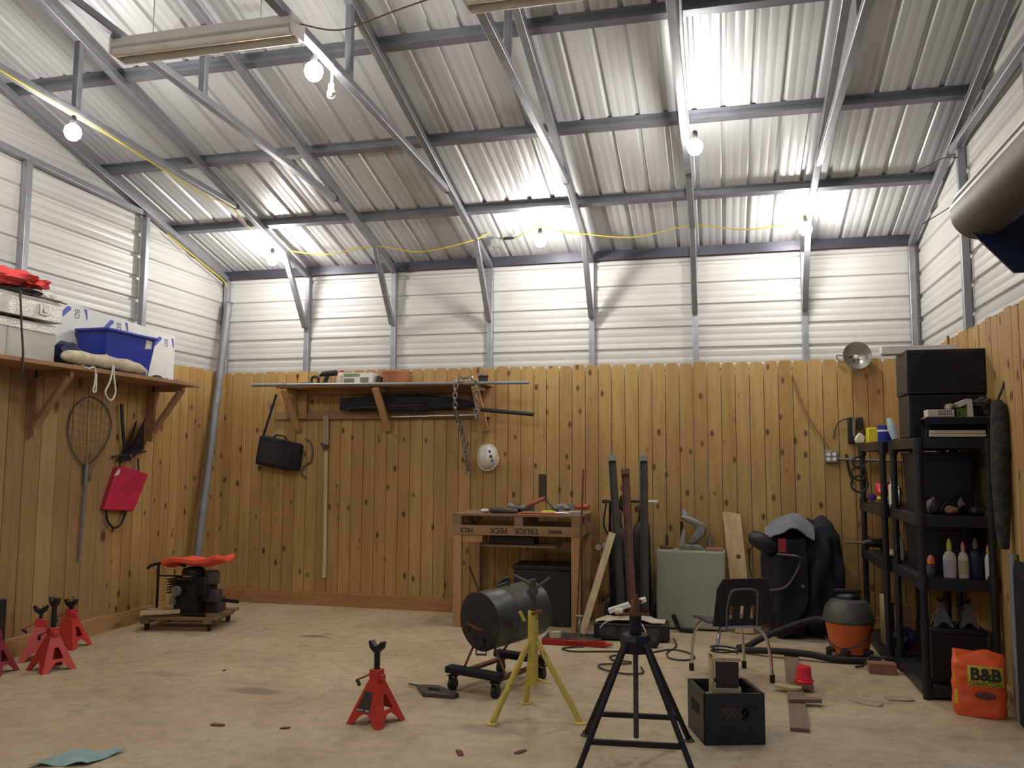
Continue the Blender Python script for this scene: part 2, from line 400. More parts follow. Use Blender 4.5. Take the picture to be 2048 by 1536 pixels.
for j, (y, lb) in enumerate([(-.97, 'hat channel purlin across the roof nearest the back wall'), (-2.06, 'hat channel purlin across the roof, second from the back wall'), (-3.19, 'hat channel purlin across the roof, third from the back wall'), (-4.32, 'hat channel purlin across the roof near the shop lights'), (-5.42, 'hat channel purlin next to the ridge'), (-6.7, 'purlin on the front slope next to the ridge'), (-8.2, 'purlin on the front slope above the viewer'), (-9.8, 'purlin on the front slope near the front wall')]):
    g = G(); sl = SL if y > YR else -SL; z = zr(y)
    u = Vector((0, sl, 1)).normalized(); d = Vector((0, 1, -sl)).normalized()
    for a0, a1 in ((-.055, -.028), (.028, .055)): pass
    c = Vector((0, y, z+.092))
    def bar(off_d, off_u, w, h):
        p = c+d*off_d+u*off_u; g.beam(p+Vector((-.03, 0, 0)), p+Vector((W+.03, 0, 0)), w, h, tuple(u))
    bar(0, -.026, .06, .006); bar(-.03, 0, .005, .058); bar(.03, 0, .005, .058); bar(-.05, .028, .04, .005); bar(.05, .028, .04, .005)
    g.build('roof_purlin', M_galvd, label=lb, cat='purlin', kind=S, group='roof purlins')
g = G(); g.beam((0, .03, ZE+.09), (W, .03, ZE+.09), .05, .06); g.beam((0, .0, ZE+.045), (W, .0, ZE+.045), .01, .05)
g.build('trim_1', M_trim, label='dark eave channel along the top of the back wall', cat='trim', kind=S)
for x, sg, lab, nm in ((.022, 1, 'left', -1), (W+.030, -1, 'right', 1)):
    for k, (y, zt) in enumerate(([(-1.48, 4.11), (-3.02, 4.17), (-4.6, 4.2), (-6.2, 4.2)] if sg == 1 else [(-1.67, 4.11), (-3.20, 4.17), (-6.75, 4.18)])):
        g = G(); g.box(x, y, zt/2, tk, tk, zt)
        g.build('wall_post', M_galv, bevel=.006, kind=S, cat='post', group='gable wall posts', label='galvanised square post on the %s gable wall, %s from the back corner' % (lab, ['first', 'second', 'third', 'fourth'][k]))
# picket panelling
def pickets(name, mk, s0, s1, z0, z1, label, wd=.1397, th=.016, m=None, dog=.024, vary=1):
    g = G(); n = int(abs(s1-s0)/wd); d = 1 if s1 > s0 else -1
    for i in range(n+1):
        a = s0+d*i*wd; b = a+d*(wd-.0065)
        if abs(b-s0) > abs(s1-s0)+.001: b = s1
        if abs(b-a) < .02: continue
        g.k = random.random(); h = z1+vary*random.uniform(-.008, .008); lo, hi = min(a, b), max(a, b); off = random.uniform(0, .003)
        poly = [(lo, z0), (hi, z0), (hi, h-dog), (hi-dog*.7, h-.004), (hi-dog*1.1, h), (lo+dog*1.1, h), (lo+dog*.7, h-.004), (lo, h-dog)]
        k = len(poly); v = [mk(p, off, z) for p, z in poly]+[mk(p, th+off, z) for p, z in poly]
        g.add((v, [tuple(range(k-1, -1, -1)), tuple(range(k, 2*k))]+[(q, (q+1) % k, k+(q+1) % k, k+q) for q in range(k)]))
    return g.build(name, m or M_pick, loc=(0, 0, 0), label=label, cat='wall panelling', kind=S)
pickets('trim_2', lambda p, o, z: (p, -o, z), .03, W-.03, .14, HF, 'dog-eared pine picket panelling on the back wall')
pickets('trim_3', lambda p, o, z: (.055+o, p, z), -.02, -1.9, .14, HF, 'dog-eared pine picket panelling on the left wall by the corner')
pickets('trim_4', lambda p, o, z: (.075+o, p, z), -1.9, YF+.1, .16, HF-.2, 'wide pine boards below the left wall shelf', wd=.178, dog=.004, m=wood('wide_board_pine', (.46, .32, .14), (.36, .215, .09), 'z', kscale=.7), vary=0)
pickets('trim_5', lambda p, o, z: (W-.004-o, p, z), -.02, DY0+.05, .14, HF, 'dog-eared pine picket panelling on the right wall')
g = G()
g.k = .2; g.box(1.6, -.019, .072, 3.14, .038, .143); g.k = .8; g.box(4.38, -.019, .07, 2.4, .038, .14); g.k = .4; g.box(6.55, -.019, .07, 1.9, .038, .14)
g.build('baseboard_back', M_base, loc=(0, 0, 0), bevel=.003, label='reddish pine board along the foot of the back wall', cat='baseboard', kind=S)
g = G(); g.k = .3; g.box(.075, -.96, .07, .038, 1.86, .14); g.k = .8; g.box(.095, -6.4, .08, .04, 9, .16)
g.build('baseboard_left', M_basey, loc=(0, 0, 0), bevel=.003, label='pine board along the foot of the left wall', cat='baseboard', kind=S)
g = G(); g.k = .5; g.box(W-.04, -1.7, .07, .038, 3.3, .14)
g.build('baseboard_right', M_basey, loc=(0, 0, 0), bevel=.003, label='pine board along the foot of the right wall', cat='baseboard', kind=S)
# roll-up door drum
t = T('door_1', 'rolled-up steel door coil above the opening in the right wall', 'roll-up door', (7.36, -3.3, 3.0), kind=S)
g = G(); pr = []
for k in range(48):
    a = 2*math.pi*k/48; r = .175; pr.append((r*math.cos(a), r*math.sin(a)))
ax = axis(V(7.36, -3.06, 3.20), (1, 0, 0), (0, 0, 1), (0, -1, 0)); g.prism(pr, 3.5, ax); g.build('curtain_coil', mat('door_coil_steel', (.11, .10, .085), .55, .4), t, world=True)
g = G(); g.box(7.188, -4.81, 3.235, .008, 3.5, .022); g.box(7.215, -4.81, 3.305, .008, 3.5, .018); g.build('white_strips', M_white, t, world=True, bevel=.002)  # two thin white strips along the upper left of the coil
g = G(); g.prism([(-.19, .12), (.2, .12), (.2, -.34), (.12, -.34), (-.1, -.08)], .02, axis(V(7.38, -3.16, 3.12), (1, 0, 0), (0, 0, 1), (0, -1, 0))); g.cyl((7.36, -3.14, 3.2), (7.36, -3.28, 3.2), .03); g.build('end_bracket', mat('dark_blue_bracket', (.02, .03, .07), .4, .4), t, world=True)
for yy in (DY0+.03, DY1-.03):
    g = G(); g.box(W-.02, yy, 1.5, .08, .07, 3.0); g.build('guide_rail', M_galv, t, world=True)
# ------------------------------------------------------------ lamps and cords under the roof
def bulb(x, y, z, label, on=True, tilt=0):
    t = T('light_bulb', label, 'light bulb', (x, y, z), group='bulbs strung under the roof')
    g = G(); g.lathe([(.0001, -.070), (.030, -.064), (.050, -.043), (.060, -.012), (.054, .022), (.034, .044), (.018, .052)], 16)
    g.build('globe', mat('lit_bulb', (1, 1, 1), .3, emit=BULB) if on else M_glass, t)
    g = G(); g.lathe([(.018, .050), (.022, .054), (.022, .10), (.015, .118), (.0001, .12)], 12); g.build('socket', M_kprint if on else M_cream, t)
    return t
bulb(1.148, -3.78, 4.02, 'lit white bulb hanging beside the first roof frame at far left')
bulb(3.262, -4.13, 4.09, 'lit white bulb between the pull-chain socket and the end of the shop light')
bulb(1.03, -.70, 3.80, 'lit white bulb above the knee brace near the left back corner')
bulb(4.04, -.83, 3.80, 'lit white bulb between the bare clear bulb and the middle frame, close under the roof')
bulb(5.587, -2.445, 4.02, 'lit white bulb under the frame seen almost end on')
bulb(6.555, -.62, 3.82, 'lit white bulb at the knee brace above the right part of the back wall')
bulb(2.6, -8.0, 4.05, 'lit white bulb behind the viewer on the left')
bulb(5.6, -8.0, 4.05, 'lit white bulb behind the viewer on the right')
b = bulb(3.47, -.40, 3.93, 'unlit clear bulb hanging on the yellow cord beside a black plug', on=False)
def cord(pts, r, m, label, cat='cord', name='extension_cord', n=5, group=None, nb=6):
    g = G(); g.tube(smooth(pts, nb), r, n); return g.build(name, m, label=label, cat=cat, group=group)
cord([(1.12, -5.6, 4.27), (1.125, -4.38, 4.19), (1.135, -3.72, 4.16), (1.125, -2.6, 4.09), (1.125, -2.12, 4.06), (1.125, -1.7, 4.09), (1.125, -1.5, 4.02)], .006, M_ycord, 'yellow extension cord running back along the first roof frame past the bulb')
cord([(1.125, -1.38, 3.98), (1.10, -1.0, 3.95), (1.04, -.70, 3.94), (1.085, -.50, 3.945), (1.6, -.54, 3.86), (2.161, -.545, 3.915), (2.7, -.57, 3.82), (3.297, -.59, 3.91), (3.47, -.40, 4.06), (3.56, -.4, 3.955)], .006, M_ycord, 'yellow extension cord swagged between the knee braces on the left half of the back wall')
cord([(3.66, -.4, 3.955), (3.8, -.6, 3.93), (4.04, -.83, 3.935), (4.2, -.75, 3.90), (4.425, -.60, 3.90), (4.95, -.58, 3.84), (5.507, -.55, 3.93), (6.0, -.58, 3.85), (6.4, -.6, 3.88), (6.555, -.62, 3.955)], .006, M_ycord, 'yellow extension cord swagged from the black plug to the bulb at the right')
cord([(.03, -1.15, 4.02), (.05, -.6, 3.86), (.06, -.12, 3.73), (.07, -.06, 3.66)], .006, M_ycord, 'short yellow cord along the left gable rafter into the back corner')
g = G(); g.tube([(3.555, -.4, 3.955), (3.60, -.4, 3.955), (3.67, -.4, 3.955)], [.014, .017, .012], 8); g.build('cord_plug', M_black, label='black plug joining the yellow cord near the clear bulb', cat='plug')
g = G(); g.tube([(1.115, -1.53, 4.03), (1.115, -1.46, 4.01), (1.115, -1.37, 3.975)], [.014, .024, .014], 8); g.build('cord_plug', mat('white_plug', (.6, .57, .5), .5), label='pale plug joining the yellow cord under the first roof frame', cat='plug')
# pull chain lamp holder
t = T('pull_chain_socket', 'clear hanging lamp socket on a white cord below the lit shop-light end', 'lamp socket', (3.32, -3.99, 3.98))
g = G(); g.cyl((3.32, -3.99, 4.06), (3.32, -3.99, 4.22), .008, 6); g.build('cord', M_white, t, world=True)
g = G(); g.lathe([(.012, .06), (.022, .05), (.022, .01), (.030, 0), (.030, -.012), (.012, -.03), (.0001, -.032)], 12, TR(3.32, -3.99, 4.0)); g.build('socket', M_cream, t, world=True)
g = G(); g.tube([(3.32+.03*math.cos(a), -3.99, 3.985+.03*math.sin(a)) for a in [k*math.pi/6 for k in range(12)]], .004, 5, True); g.build('ring', M_steel, t, world=True)
def shop_light(x0, y, z, L, label):
    t = T('shop_light', label, 'shop light', (x0, y, z), group='white two-tube shop lights')
    g = G(); g.prism([(-.08, .022), (-.055, .088), (.055, .088), (.08, .022), (.06, .014), (-.06, .014)], L, axis(V(0, 0, 0), (0, 1, 0), (0, 0, 1), (1, 0, 0))); g.build('housing', M_white, t, bevel=.002)
    for s in (-.05, .05):
        g = G(); g.cyl((.02, s, -.012), (L-.02, s, -.014), .027, 12); g.build('tube', mat('unlit_tube', (.80, .76, .72), .35), t)
    for e in (.006, L-.006):
        g = G(); g.box(e, 0, .03, .014, .155, .12); g.build('end_cap', M_white, t, bevel=.003)
    for e in (.25, L-.25):
        g = G(); g.tube([(e, 0, .045), (e, 0, zr(y)+.03-z)], .003, 5); g.build('hanger', M_steel, t)
    return t
s1 = shop_light(2.12, -4.52, 4.13, 1.24, 'unlit white shop light hanging level at upper left')
s2 = dup(s1, (4.40, -4.545, 4.16), 0, 'unlit white shop light cut off by the top edge of the photo')
cord([(3.36, -4.5, 4.19), (3.6, -4.45, 4.15), (3.9, -4.4, 4.25), (4.3, -4.45, 4.30), (4.385, -4.53, 4.25)], .005, mat('brown_cord', (.18, .14, .10), .6), 'thin brown cord strung between the two shop lights')
# wire hanging on the second frame from right and wire ends on the right post
cord([(5.53, -3.9, 4.24), (5.535, -3.3, 4.20), (5.53, -2.9, 4.17), (5.53, -2.5, 4.14)], .004, M_bcord, 'thin cable tied along the frame above the right bulb')
g = G(); g.tube(smooth([(7.60, -1.72, 4.02), (7.50, -1.71, 4.03), (7.40, -1.55, 4.02), (7.30, -1.4, 4.01)]), .004, 5); g.build('wire_tie', M_bcord, label='twisted wire end poking from the top of the right wall post', cat='wire', group='wire ends on the right wall post')
g = G(); g.tube(smooth([(7.62, -1.72, 3.62), (7.54, -1.715, 3.63), (7.47, -1.65, 3.60), (7.37, -1.5, 3.56)]), .004, 5); g.build('wire_tie', M_bcord, label='twisted wire end poking from the middle of the right wall post', cat='wire', group='wire ends on the right wall post')
# ------------------------------------------------------------ jack stands
def jack_stand(loc, rz, label, post=.12, s=1.0, m=None, sticker=False, grp='red jack stands'):
    t = T('jack_stand', label, 'jack stand', loc, rz, group=grp); m = m or M_red
    B, Tp, H = .13*s, .036*s, .255*s
    g = G(); sl = math.hypot(B-Tp, H)
    outer = [(-B, 0), (-B+.042*s, 0), (-.045*s, .052*s), (-.02*s, .072*s), (.02*s, .072*s), (.045*s, .052*s), (B-.042*s, 0), (B, 0), (Tp, sl), (-Tp, sl)]
    def face(k, hole):
        h = [[(-.042*s, .098*s), (.042*s, .098*s), (.016*s, .185*s), (-.016*s, .185*s)]] if hole else []
        tilt = math.atan2(B-Tp, H)
        M = RZ(90*k) @ TR(0, -B, 0) @ RX(90-math.degrees(tilt)*1.0) 
        g.sheet(outer, h, -.004, M)
    for k in range(4): face(k, k % 2 == 1)
    g.build('base', m, t, smooth=25)
    g = G(); g.box(0, 0, H+.03*s, .068*s, .068*s, .07*s); g.box(.04*s, 0, H+.02*s, .03*s, .045*s, .035*s); g.build('collar', m, t, bevel=.004)
    g = G(); top = H+.065*s+post*s; g.box(0, 0, (H+top)/2, .022*s, .032*s, top-H)
    for k in range(7): g.box(.012*s, 0, H+.07*s+k*.016*s, .01*s, .03*s, .007*s)
    g.build('ratchet_post', M_blackm, t, bevel=.002)
    g = G(); z = top
    g.prism([(-.058*s, .052*s), (-.040*s, .058*s), (-.012*s, .028*s), (.012*s, .028*s), (.040*s, .058*s), (.058*s, .052*s), (.046*s, .012*s), (.016*s, -.012*s), (-.016*s, -.012*s), (-.046*s, .012*s)], .042*s, axis(V(0, .021*s, z), (1, 0, 0), (0, 0, 1), (0, -1, 0)))
    g.build('saddle', M_blackm, t, bevel=.004)
    g = G(); g.tube([(-.034*s, -.02*s, H+.035*s), (-.06*s, -.035*s, H+.02*s), (-.115*s, -.045*s, H-.005*s)], .007*s, 6)
    lv = g.build('lever', M_redd, t)
    g = G(); g.tube([(-.118*s, -.047*s, H-.008*s), (-.085*s, -.062*s, H-.03*s)], .011*s, 8); g.build('grip', M_rubber, lv)
    if sticker:
        g = G(); tilt = math.atan2(B-Tp, H)
        M = TR(0, -B, 0) @ RX(90-math.degrees(tilt))
        g.prism([(-.075*s, .085*s), (.03*s, .085*s), (.02*s, .205*s), (-.04*s, .205*s)], .0015, M @ TR(0, 0, .0005)); g.build('sticker', M_dash, t)
        g = G(); g.box(-.045*s, .094*s, .0024, .05*s, .006*s, .001, M); g.box(.008*s, .094*s, .0024, .028*s, .008*s, .001, M); g.build('sticker_stripe', M_paper, t)
    return t
jack_stand((3.625, -3.785, 0), -16, 'red jack stand with dark grey sticker standing alone in the middle of the floor', post=.115, sticker=True)
jack_stand((.69, -3.20, 0), -22, 'red jack stand with the tallest black post in the cluster by the left wall', post=.17, s=1.0)
jack_stand((.32, -2.93, 0), 35, 'red jack stand just left of and behind the tallest one by the left wall', post=.05)
jack_stand((.235, -2.50, 0), 5, 'red jack stand nearest the left wall boards, behind the tallest one', post=.03)
t = jack_stand((.36, -3.42, 0), 10, 'dark red jack stand cut off by the left edge of the photo', post=.02, m=mat('dark_red_enamel', (.26, .025, .05), .5))
# ------------------------------------------------------------ black four-legged pipe stand
t = T('pipe_stand', 'tall black four-legged pipe stand with rusty threaded post, nearest the viewer', 'pipe stand', (5.255, -4.0, 0), 5)
hx, hy, hz = .30, .31, .62
g = G(); g.lathe([(.03, .0), (.075, 0), (.09, -.03), (.075, -.10), (.03, -.10)], 8, TR(0, 0, .66)); g.build('hub', M_blackm, t, bevel=.003)
for a in (-1, 1):
    for b in (-1, 1):
        g = G(); g.tube([(a*.045, b*.045, .63), (a*hx, b*hy, .008)], .016, 10)
        lg = g.build('leg', M_blackm, t); g = G(); g.lathe([(.03, 0), (.034, .004), (.02, .012), (.016, .03)], 10, TR(a*hx, b*hy, 0)); g.build('foot', M_dsteel, lg)
for b in (-1, 1):
    z = .145; k = 1-z/.63; f = .045+(hx-.045)*k; f2 = .045+(hy-.045)*k
    g = G(); g.beam((-f, b*f2, z), (f, b*f2, z), .022, .028); g.build('cross_bar', M_blackm, t, bevel=.002)
g = G(); g.tube([(0, 0, .10), (0, 0, .60)], .0145, 10); g.build('centre_post', M_dsteel, t)
g = G(); g.tube([(0, 0, .60), (0, 0, .76)], .034, 14); g.build('sleeve', M_blackm, t)
g = G(); g.tube([(-.09, 0, .76), (-.03, -.005, .77), (.03, .005, .77), (.08, 0, .765)], .009, 6); g.build('wing_nut', M_rust, t)
g = G(); g.tube([(0, 0, .76), (0, 0, .80), (.006, 0, .84), (0, 0, .875)], [.03, .026, .022, .012], 9); g.tube([(0, 0, .80), (-.035, 0, .845)], .011, 6); g.tube([(0, 0, .80), (.035, 0, .845)], .011, 6); g.build('rusty_head', M_rust, t)
# ------------------------------------------------------------ yellow tripod jack with V head
t = T('tripod_pipe_stand', 'chipped yellow tripod pipe stand with steel V head in front of the barrel', 'pipe stand', (4.545, -3.44, 0))
g = G(); g.tube([(4.548, -3.44, .20), (4.548, -3.44, .66)], .034, 16); g.build('tube', M_yel, t, world=True)
for p in ((4.34, -3.65), (4.86, -3.50), (4.44, -3.16)):
    d = (V(p[0], p[1], 0)-V(4.548, -3.44, 0)).normalized()
    g = G(); g.tube([V(4.548, -3.44, .47)+d*.03, V(p[0], p[1], .012)], .019, 10); lg = g.build('leg', M_yel, t, world=True)
    g = G(); g.lathe([(.038, 0), (.040, .006), (.022, .014)], 10, TR(p[0], p[1], 0)); g.build('foot', M_yel, lg, world=True)
    g = G(); g.tube([V(4.548, -3.44, .24)+d*.03, V(4.548, -3.44, .24)+d*.12+V(0, 0, -.02)], .007, 6); g.build('brace', M_yel, t, world=True)
g = G(); g.tube([(4.548, -3.44, .66), (4.545, -3.44, .86)], .020, 10); g.build('screw_post', M_dsteel, t, world=True)
g = G(); g.tube([(4.50, -3.47, .60), (4.47, -3.48, .66)], .012, 8); g.build('side_lug', M_yel, t, world=True)
g = G(); g.tube([(4.545, -3.46, .645), (4.60, -3.52, .67), (4.635, -3.54, .672)], [.012, .012, .02], 8); g.build('handle', M_rust, t, world=True)
g = G(); g.tube([(4.545, -3.47, .78), (4.545, -3.41, .78)], .032, 12); g.build('head_nut', M_dsteel, t, world=True)
g = G(); g.tube([(4.42, -3.44, .88), (4.50, -3.44, .845), (4.545, -3.44, .80), (4.59, -3.44, .82), (4.66, -3.44, .875)], .010, 8); g.build('v_head', M_dsteel, t, world=True)
# ------------------------------------------------------------ furniture dolly and barrel
t = T('furniture_dolly', 'rusty frame furniture dolly with two black padded bars and casters', 'dolly', (4.14, -2.75, 0), -20)
for y in (-.30, .30):
    g = G(); g.box(0, y, .145, .46, .09, .05); g.build('padded_bar', M_bcloth, t, bevel=.012)
for x in (-.17, .17):
    g = G(); g.box(x, 0, .11, .05, .62, .02); g.build('rail', M_rust, t)
for x in (-.185, .185):
    for y in (-.30, .30):
        g = G(); g.cyl((x-.016, y, .042), (x+.016, y, .042), .042, 16); cst = g.build('caster', M_rubber, t)
        g = G(); g.box(x-.022, y, .065, .004, .04, .07); g.box(x+.022, y, .065, .004, .04, .07); g.box(x, y, .102, .06, .06, .006); g.build('fork', M_dsteel, cst)
t = T('barrel', 'dark olive horizontal steel barrel on thin rusty legs', 'barrel', (4.17, -2.76, .17))
ax = V(.507, .86, .06).normalized(); c0 = V(4.06, -2.98, .485); c1 = c0+ax*.56
M0 = axis(c0, ax.orthogonal().normalized(), ax.cross(ax.orthogonal().normalized()), ax)
g = G(); g.lathe([(.207, .002), (.205, .02), (.205, .19), (.208, .195), (.208, .20), (.205, .205), (.205, .54), (.17, .565), (.0001, .585)], 40, M0); g.build('shell', M_barrel, t, world=True)
g = G(); g.lathe([(.0001, -.006), (.19, -.006), (.205, .002), (.19, .012)], 40, M0); cap = g.build('end_cap', mat('soot_black_paint', (.02, .02, .02), .6, 0, .3), t, world=True)
side = V(.86, -.507, 0)
g = G(); g.tube([c0-ax*.01-side*.11+V(0, 0, -.02), c0-ax*.03-side*.09+V(0, 0, -.02), c0-ax*.03+side*.03+V(0, 0, -.045), c0-ax*.01+side*.05+V(0, 0, -.05)], .009, 6); g.build('handle', M_rust, cap, world=True)
for a in (-60, -25, 15):
    p = c0-ax*.008+side*(.14*math.sin(R(a)))+V(0, 0, -.14*math.cos(R(a))); g = G(); g.cyl(p+ax*.002, p-ax*.002, .02, 12); g.build('vent_hole', M_kprint, cap, world=True)
g = G(); g.tube([c0+V(-.02, -.01, -.19), c0+V(-.02, -.01, -.225), c0+V(.05, 0, -.225), c0+V(.05, 0, -.19)], .008, 6); g.build('latch', M_dsteel, t, world=True)
p = c0+ax*.30+V(0, 0, .2)
g = G(); g.tube([p-ax*.12+V(0, 0, .0), p-ax*.12+V(0, 0, .02), p+V(0, 0, .03)-ax*.03, p+V(0, 0, .0)], .008, 6); g.build('lid_handle', M_dsteel, t, world=True)
g = G(); q = c0+ax*.44-side*.19+V(0, 0, .16); g.lathe([(.0001, 0), (.07, .004), (.075, .014), (.06, .02), (.0001, .022)], 18, TR(*q) @ RZ(15) @ RX(-50) @ RY(-40)); g.tube([q, q+side*.06+V(0, 0, -.08)], .02, 8); g.build('chimney_cap', M_barrel, t, world=True)
g = G(); q = c0+ax*.12+side*.205; g.tube([q+ax*(.03*math.cos(k*.785))+V(0, 0, .045*math.sin(k*.785)) for k in range(8)], .005, 5, True); g.build('side_ring', M_dsteel, t, world=True)
for p0, p1 in (((c0+ax*.05-side*.1+V(0, 0, -.17)), V(3.96, -3.00, .178)), ((c0+ax*.05+side*.1+V(0, 0, -.17)), V(4.28, -3.115, .178)), ((c1-ax*.08-side*.1+V(0, 0, -.17)), V(4.10, -2.44, .178)), ((c1-ax*.08+side*.1+V(0, 0, -.17)), V(4.42, -2.55, .178))):
    g = G(); g.tube([p0, p1], .009, 7); g.build('leg', M_rust, t, world=True)
# angle clamp on floor
g = G(); g.sheet([(0, 0), (.12, -.20), (.34, -.20), (.36, -.14), (.16, .02)], [[(.10, -.04), (.15, -.15), (.25, -.15), (.17, -.04)]], .028, TR(3.60, -2.99, 0)); g.tube([(3.61, -3.0, .02), (3.53, -2.96, .02)], .008, 6)
g.build('welding_clamp', M_dsteel, bevel=.004, label='small rusty steel corner clamp lying flat on the floor left of the dolly', cat='clamp')
# ------------------------------------------------------------ milk crate with wooden block
t = T('milk_crate', 'black plastic milk crate on the floor in the foreground', 'milk crate', (5.735, -3.50, 0), 17)
a, h = .172, .285
def cratewall(k, name='side_wall'):
    g = G(); M = RZ(90*k) @ TR(0, -a, 0) @ RX(90)
    g.sheet([(-a, 0), (a, 0), (a, h), (-a, h)], [[(-.085, .135), (.06, .135), (.085, .155), (.085, .195), (.06, .205), (-.085, .205)]], .008, M)
    for e in (-1, 1): g.box(e*(a-.008), h/2, -.006, .018, h, .012, M)
    g.box(0, h-.012, -.007, 2*a, .024, .016, M); g.box(0, .235, -.004, .24, .006, .012, M)
    for q in range(-4, 5):
        x0 = q*.034
        for s_ in (-1, 1):
            x1 = x0+s_*.05
            cl = lambda x: max(-.085, min(.085, x))
            if abs(x0) < .085: g.beam((cl(x0), .137, .004), (cl(x1), .137+.066*abs(cl(x1)-x0)/.05, .004), .005, .006, (0, 0, 1), M)
    g.build(name, M_black, t)
for k in range(4): cratewall(k)
g = G()
for q in range(-4, 5):
    g.box(q*.038, 0, .008, .008, 2*a-.02, .012); g.box(0, q*.038, .008, 2*a-.02, .008, .012)
g.build('floor_grid', M_black, t)
t = T('wooden_box', 'upright wooden box with dark front panel standing in the milk crate', 'box', (5.735, -3.49, .02), 10)
g = G(); g.box(0, 0, .12, .17, .13, .24); g.box(-.078, 0, .34, .014, .12, .20); g.box(.0, .0, .43, .17, .13, .02); g.box(0, .0, .25, .17, .13, .03); g.build('case', M_pale, t, bevel=.003)
g = G(); g.box(.004, -.058, .335, .135, .01, .16); g.build('front_panel', mat('dark_brown_panel', (.06, .035, .025), .6), t)
g = G(); g.tube([(5.735+.078*math.cos(k*.35), -3.49+.06*math.sin(k*.35), .474+.0012*k) for k in range(30)], .006, 6); g.build('wire_coil', M_bcord, label='small coil of dark wire lying on the upright wooden box', cat='wire coil')
# ------------------------------------------------------------ school chair
t = T('school_chair', 'black plastic school chair with slotted back and chrome legs, seen from behind', 'chair', (5.78, -2.06, 0), 24.8)
def seatf(u, v):
    x = (u-.5)*.42; y = (v-.5)*.40+.02
    return (x*(1-.1*(v-.5)), y, .435-.018*math.cos(x*7)*1+.03*max(0, .25-v)*2-.02*max(0, v-.8)*3)
g = G(); g.grid(seatf, 12, 10, .020); g.build('seat', mat('slate_plastic', (.06, .075, .095), .45), t)
g = G(); bo = [(-.22, -.02), (.22, -.02), (.21, .26), (.17, .335), (-.17, .335), (-.21, .26)]
def slot(x): return [(x-.013, .035), (x+.013, .035), (x+.013, .13), (x-.013, .13)]
g.sheet(bo, [slot(-.085), slot(0), slot(.085)], -.009, axis(V(0, -.185, .43), (1, 0, 0), (0, -.22, 1), (0, 1, .22)))
g.build('backrest', M_black, t, bevel=.003)
g = G(); g.tube(smooth([(-.12, -.205, .40), (-.12, -.215, .55), (-.105, -.25, .66), (-.06, -.258, .685), (.06, -.258, .685), (.105, -.25, .66), (.12, -.215, .55), (.12, -.205, .40)]), .0095, 8); g.build('back_tube', mat('dull_chrome', (.25, .24, .22), .35, .8), t)
g = G(); g.tube([(-.15, .17, .405), (-.15, -.20, .40), (.15, -.20, .40), (.15, .17, .405), (-.15, .17, .405)], .010, 8); g.build('under_frame', M_chr, t)
for x, y in ((-.22, .22), (.22, .22), (-.22, -.235), (.22, -.235)):
    g = G(); g.tube(smooth([(x*.62, y*.62, .405), (x*.85, y*.88, .33), (x*.97, y*.97, .18), (x, y, .03)], 4), .0125, 8); lg = g.build('leg', M_chr, t)
    g = G(); g.tube([(x, y, 0), (x, y, .055)], .019, 10); g.build('foot_cap', M_rubber, lg)
# ------------------------------------------------------------ plank, cup, wood
g = G(); d = (V(6.17, -3.33, 0)-V(6.30, -.75, 0)); g.beam((6.285, -1.15, .012), (6.17, -3.33, .012), .11, .022); g.build('plank', M_old, label='long grey weathered plank lying on the floor toward the viewer', cat='plank', bevel=.002)
t = T('plastic_cup', 'bright red plastic tub upside down on a scrap of wood', 'cup', (6.285, -2.34, .055))
g = G(); g.lathe([(.062, 0), (.064, .012), (.056, .016), (.050, .11), (.046, .115), (.0001, .116)], 22); g.build('body', M_cup, t)
g = G(); g.lathe([(.064, .010), (.069, .014), (.064, .022)], 22); g.build('rim', M_cup, t)
def chunk(c, sx, sy, sz, rz, m, label, name='wood_scrap', grp=None, seed=1):
    random.seed(seed); g = G(); poly = []
    for k in range(9):
        a = 2*math.pi*k/9; q = random.uniform(.8, 1.08); poly.append((sx*q*math.copysign(abs(math.cos(a))**.6, math.cos(a)), sy*q*math.copysign(abs(math.sin(a))**.6, math.sin(a))))
    g.prism(poly, sz, TR(*c) @ RZ(rz)); return g.build(name, m, label=label, cat='wood scrap' if name == 'wood_scrap' else 'debris', group=grp, bevel=.004)
chunk((6.17, -2.42, .024), .11, .045, .022, -20, M_pale, 'split pale wood scrap lying across the plank beside the red tub', seed=3)
chunk((6.275, -2.35, .024), .07, .07, .03, 10, M_old, 'weathered wood block under the red tub', seed=5)
chunk((6.25, -2.73, .024), .13, .04, .025, 8, M_old, 'dark split wood scrap across the plank nearest the viewer', seed=8)
chunk((6.665, -2.56, .0), .115, .065, .008, -30, mat('bark_chip', (.40, .33, .24), .8), 'flat pale leaf-shaped chip on the floor before the shelf, left one', 'bark_chip', 'pale chips on the floor', 11)
chunk((6.90, -2.42, .0), .115, .05, .012, 8, mat('bark_chip', (.40, .33, .24), .8), 'flat pale leaf-shaped chip on the floor before the shelf, beside the shelf post', 'bark_chip', 'pale chips on the floor', 14)
for k, (x, y, s_) in enumerate([(2.72, -4.1, .05), (3.15, -4.05, .035), (4.62, -4.1, .045), (2.0, -2.9, .025), (4.3, -4.2, .05)]):
    chunk((x, y, 0), s_, s_*.4, .008, 30*k, mat('brown_leaf', (.16, .05, .035), .8), 'small brown leaf on the open floor, %s' % ['left of centre near the front', 'in front of the lone jack stand', 'between the yellow tripod and the black stand', 'by the left wall jack stands', 'in front of the yellow tripod'][k], 'leaf', 'leaves on the floor', 20+k)
def clothf(u, v): return (2.17+.28*u+.05*v, -4.98+.24*v+.10*u, .014+.012*math.sin(u*9)*math.cos(v*7))
g = G(); g.grid(clothf, 10, 8, .004); g.build('rag', M_cyan, label='pale teal rag on the floor cut by the bottom edge of the photo', cat='rag')
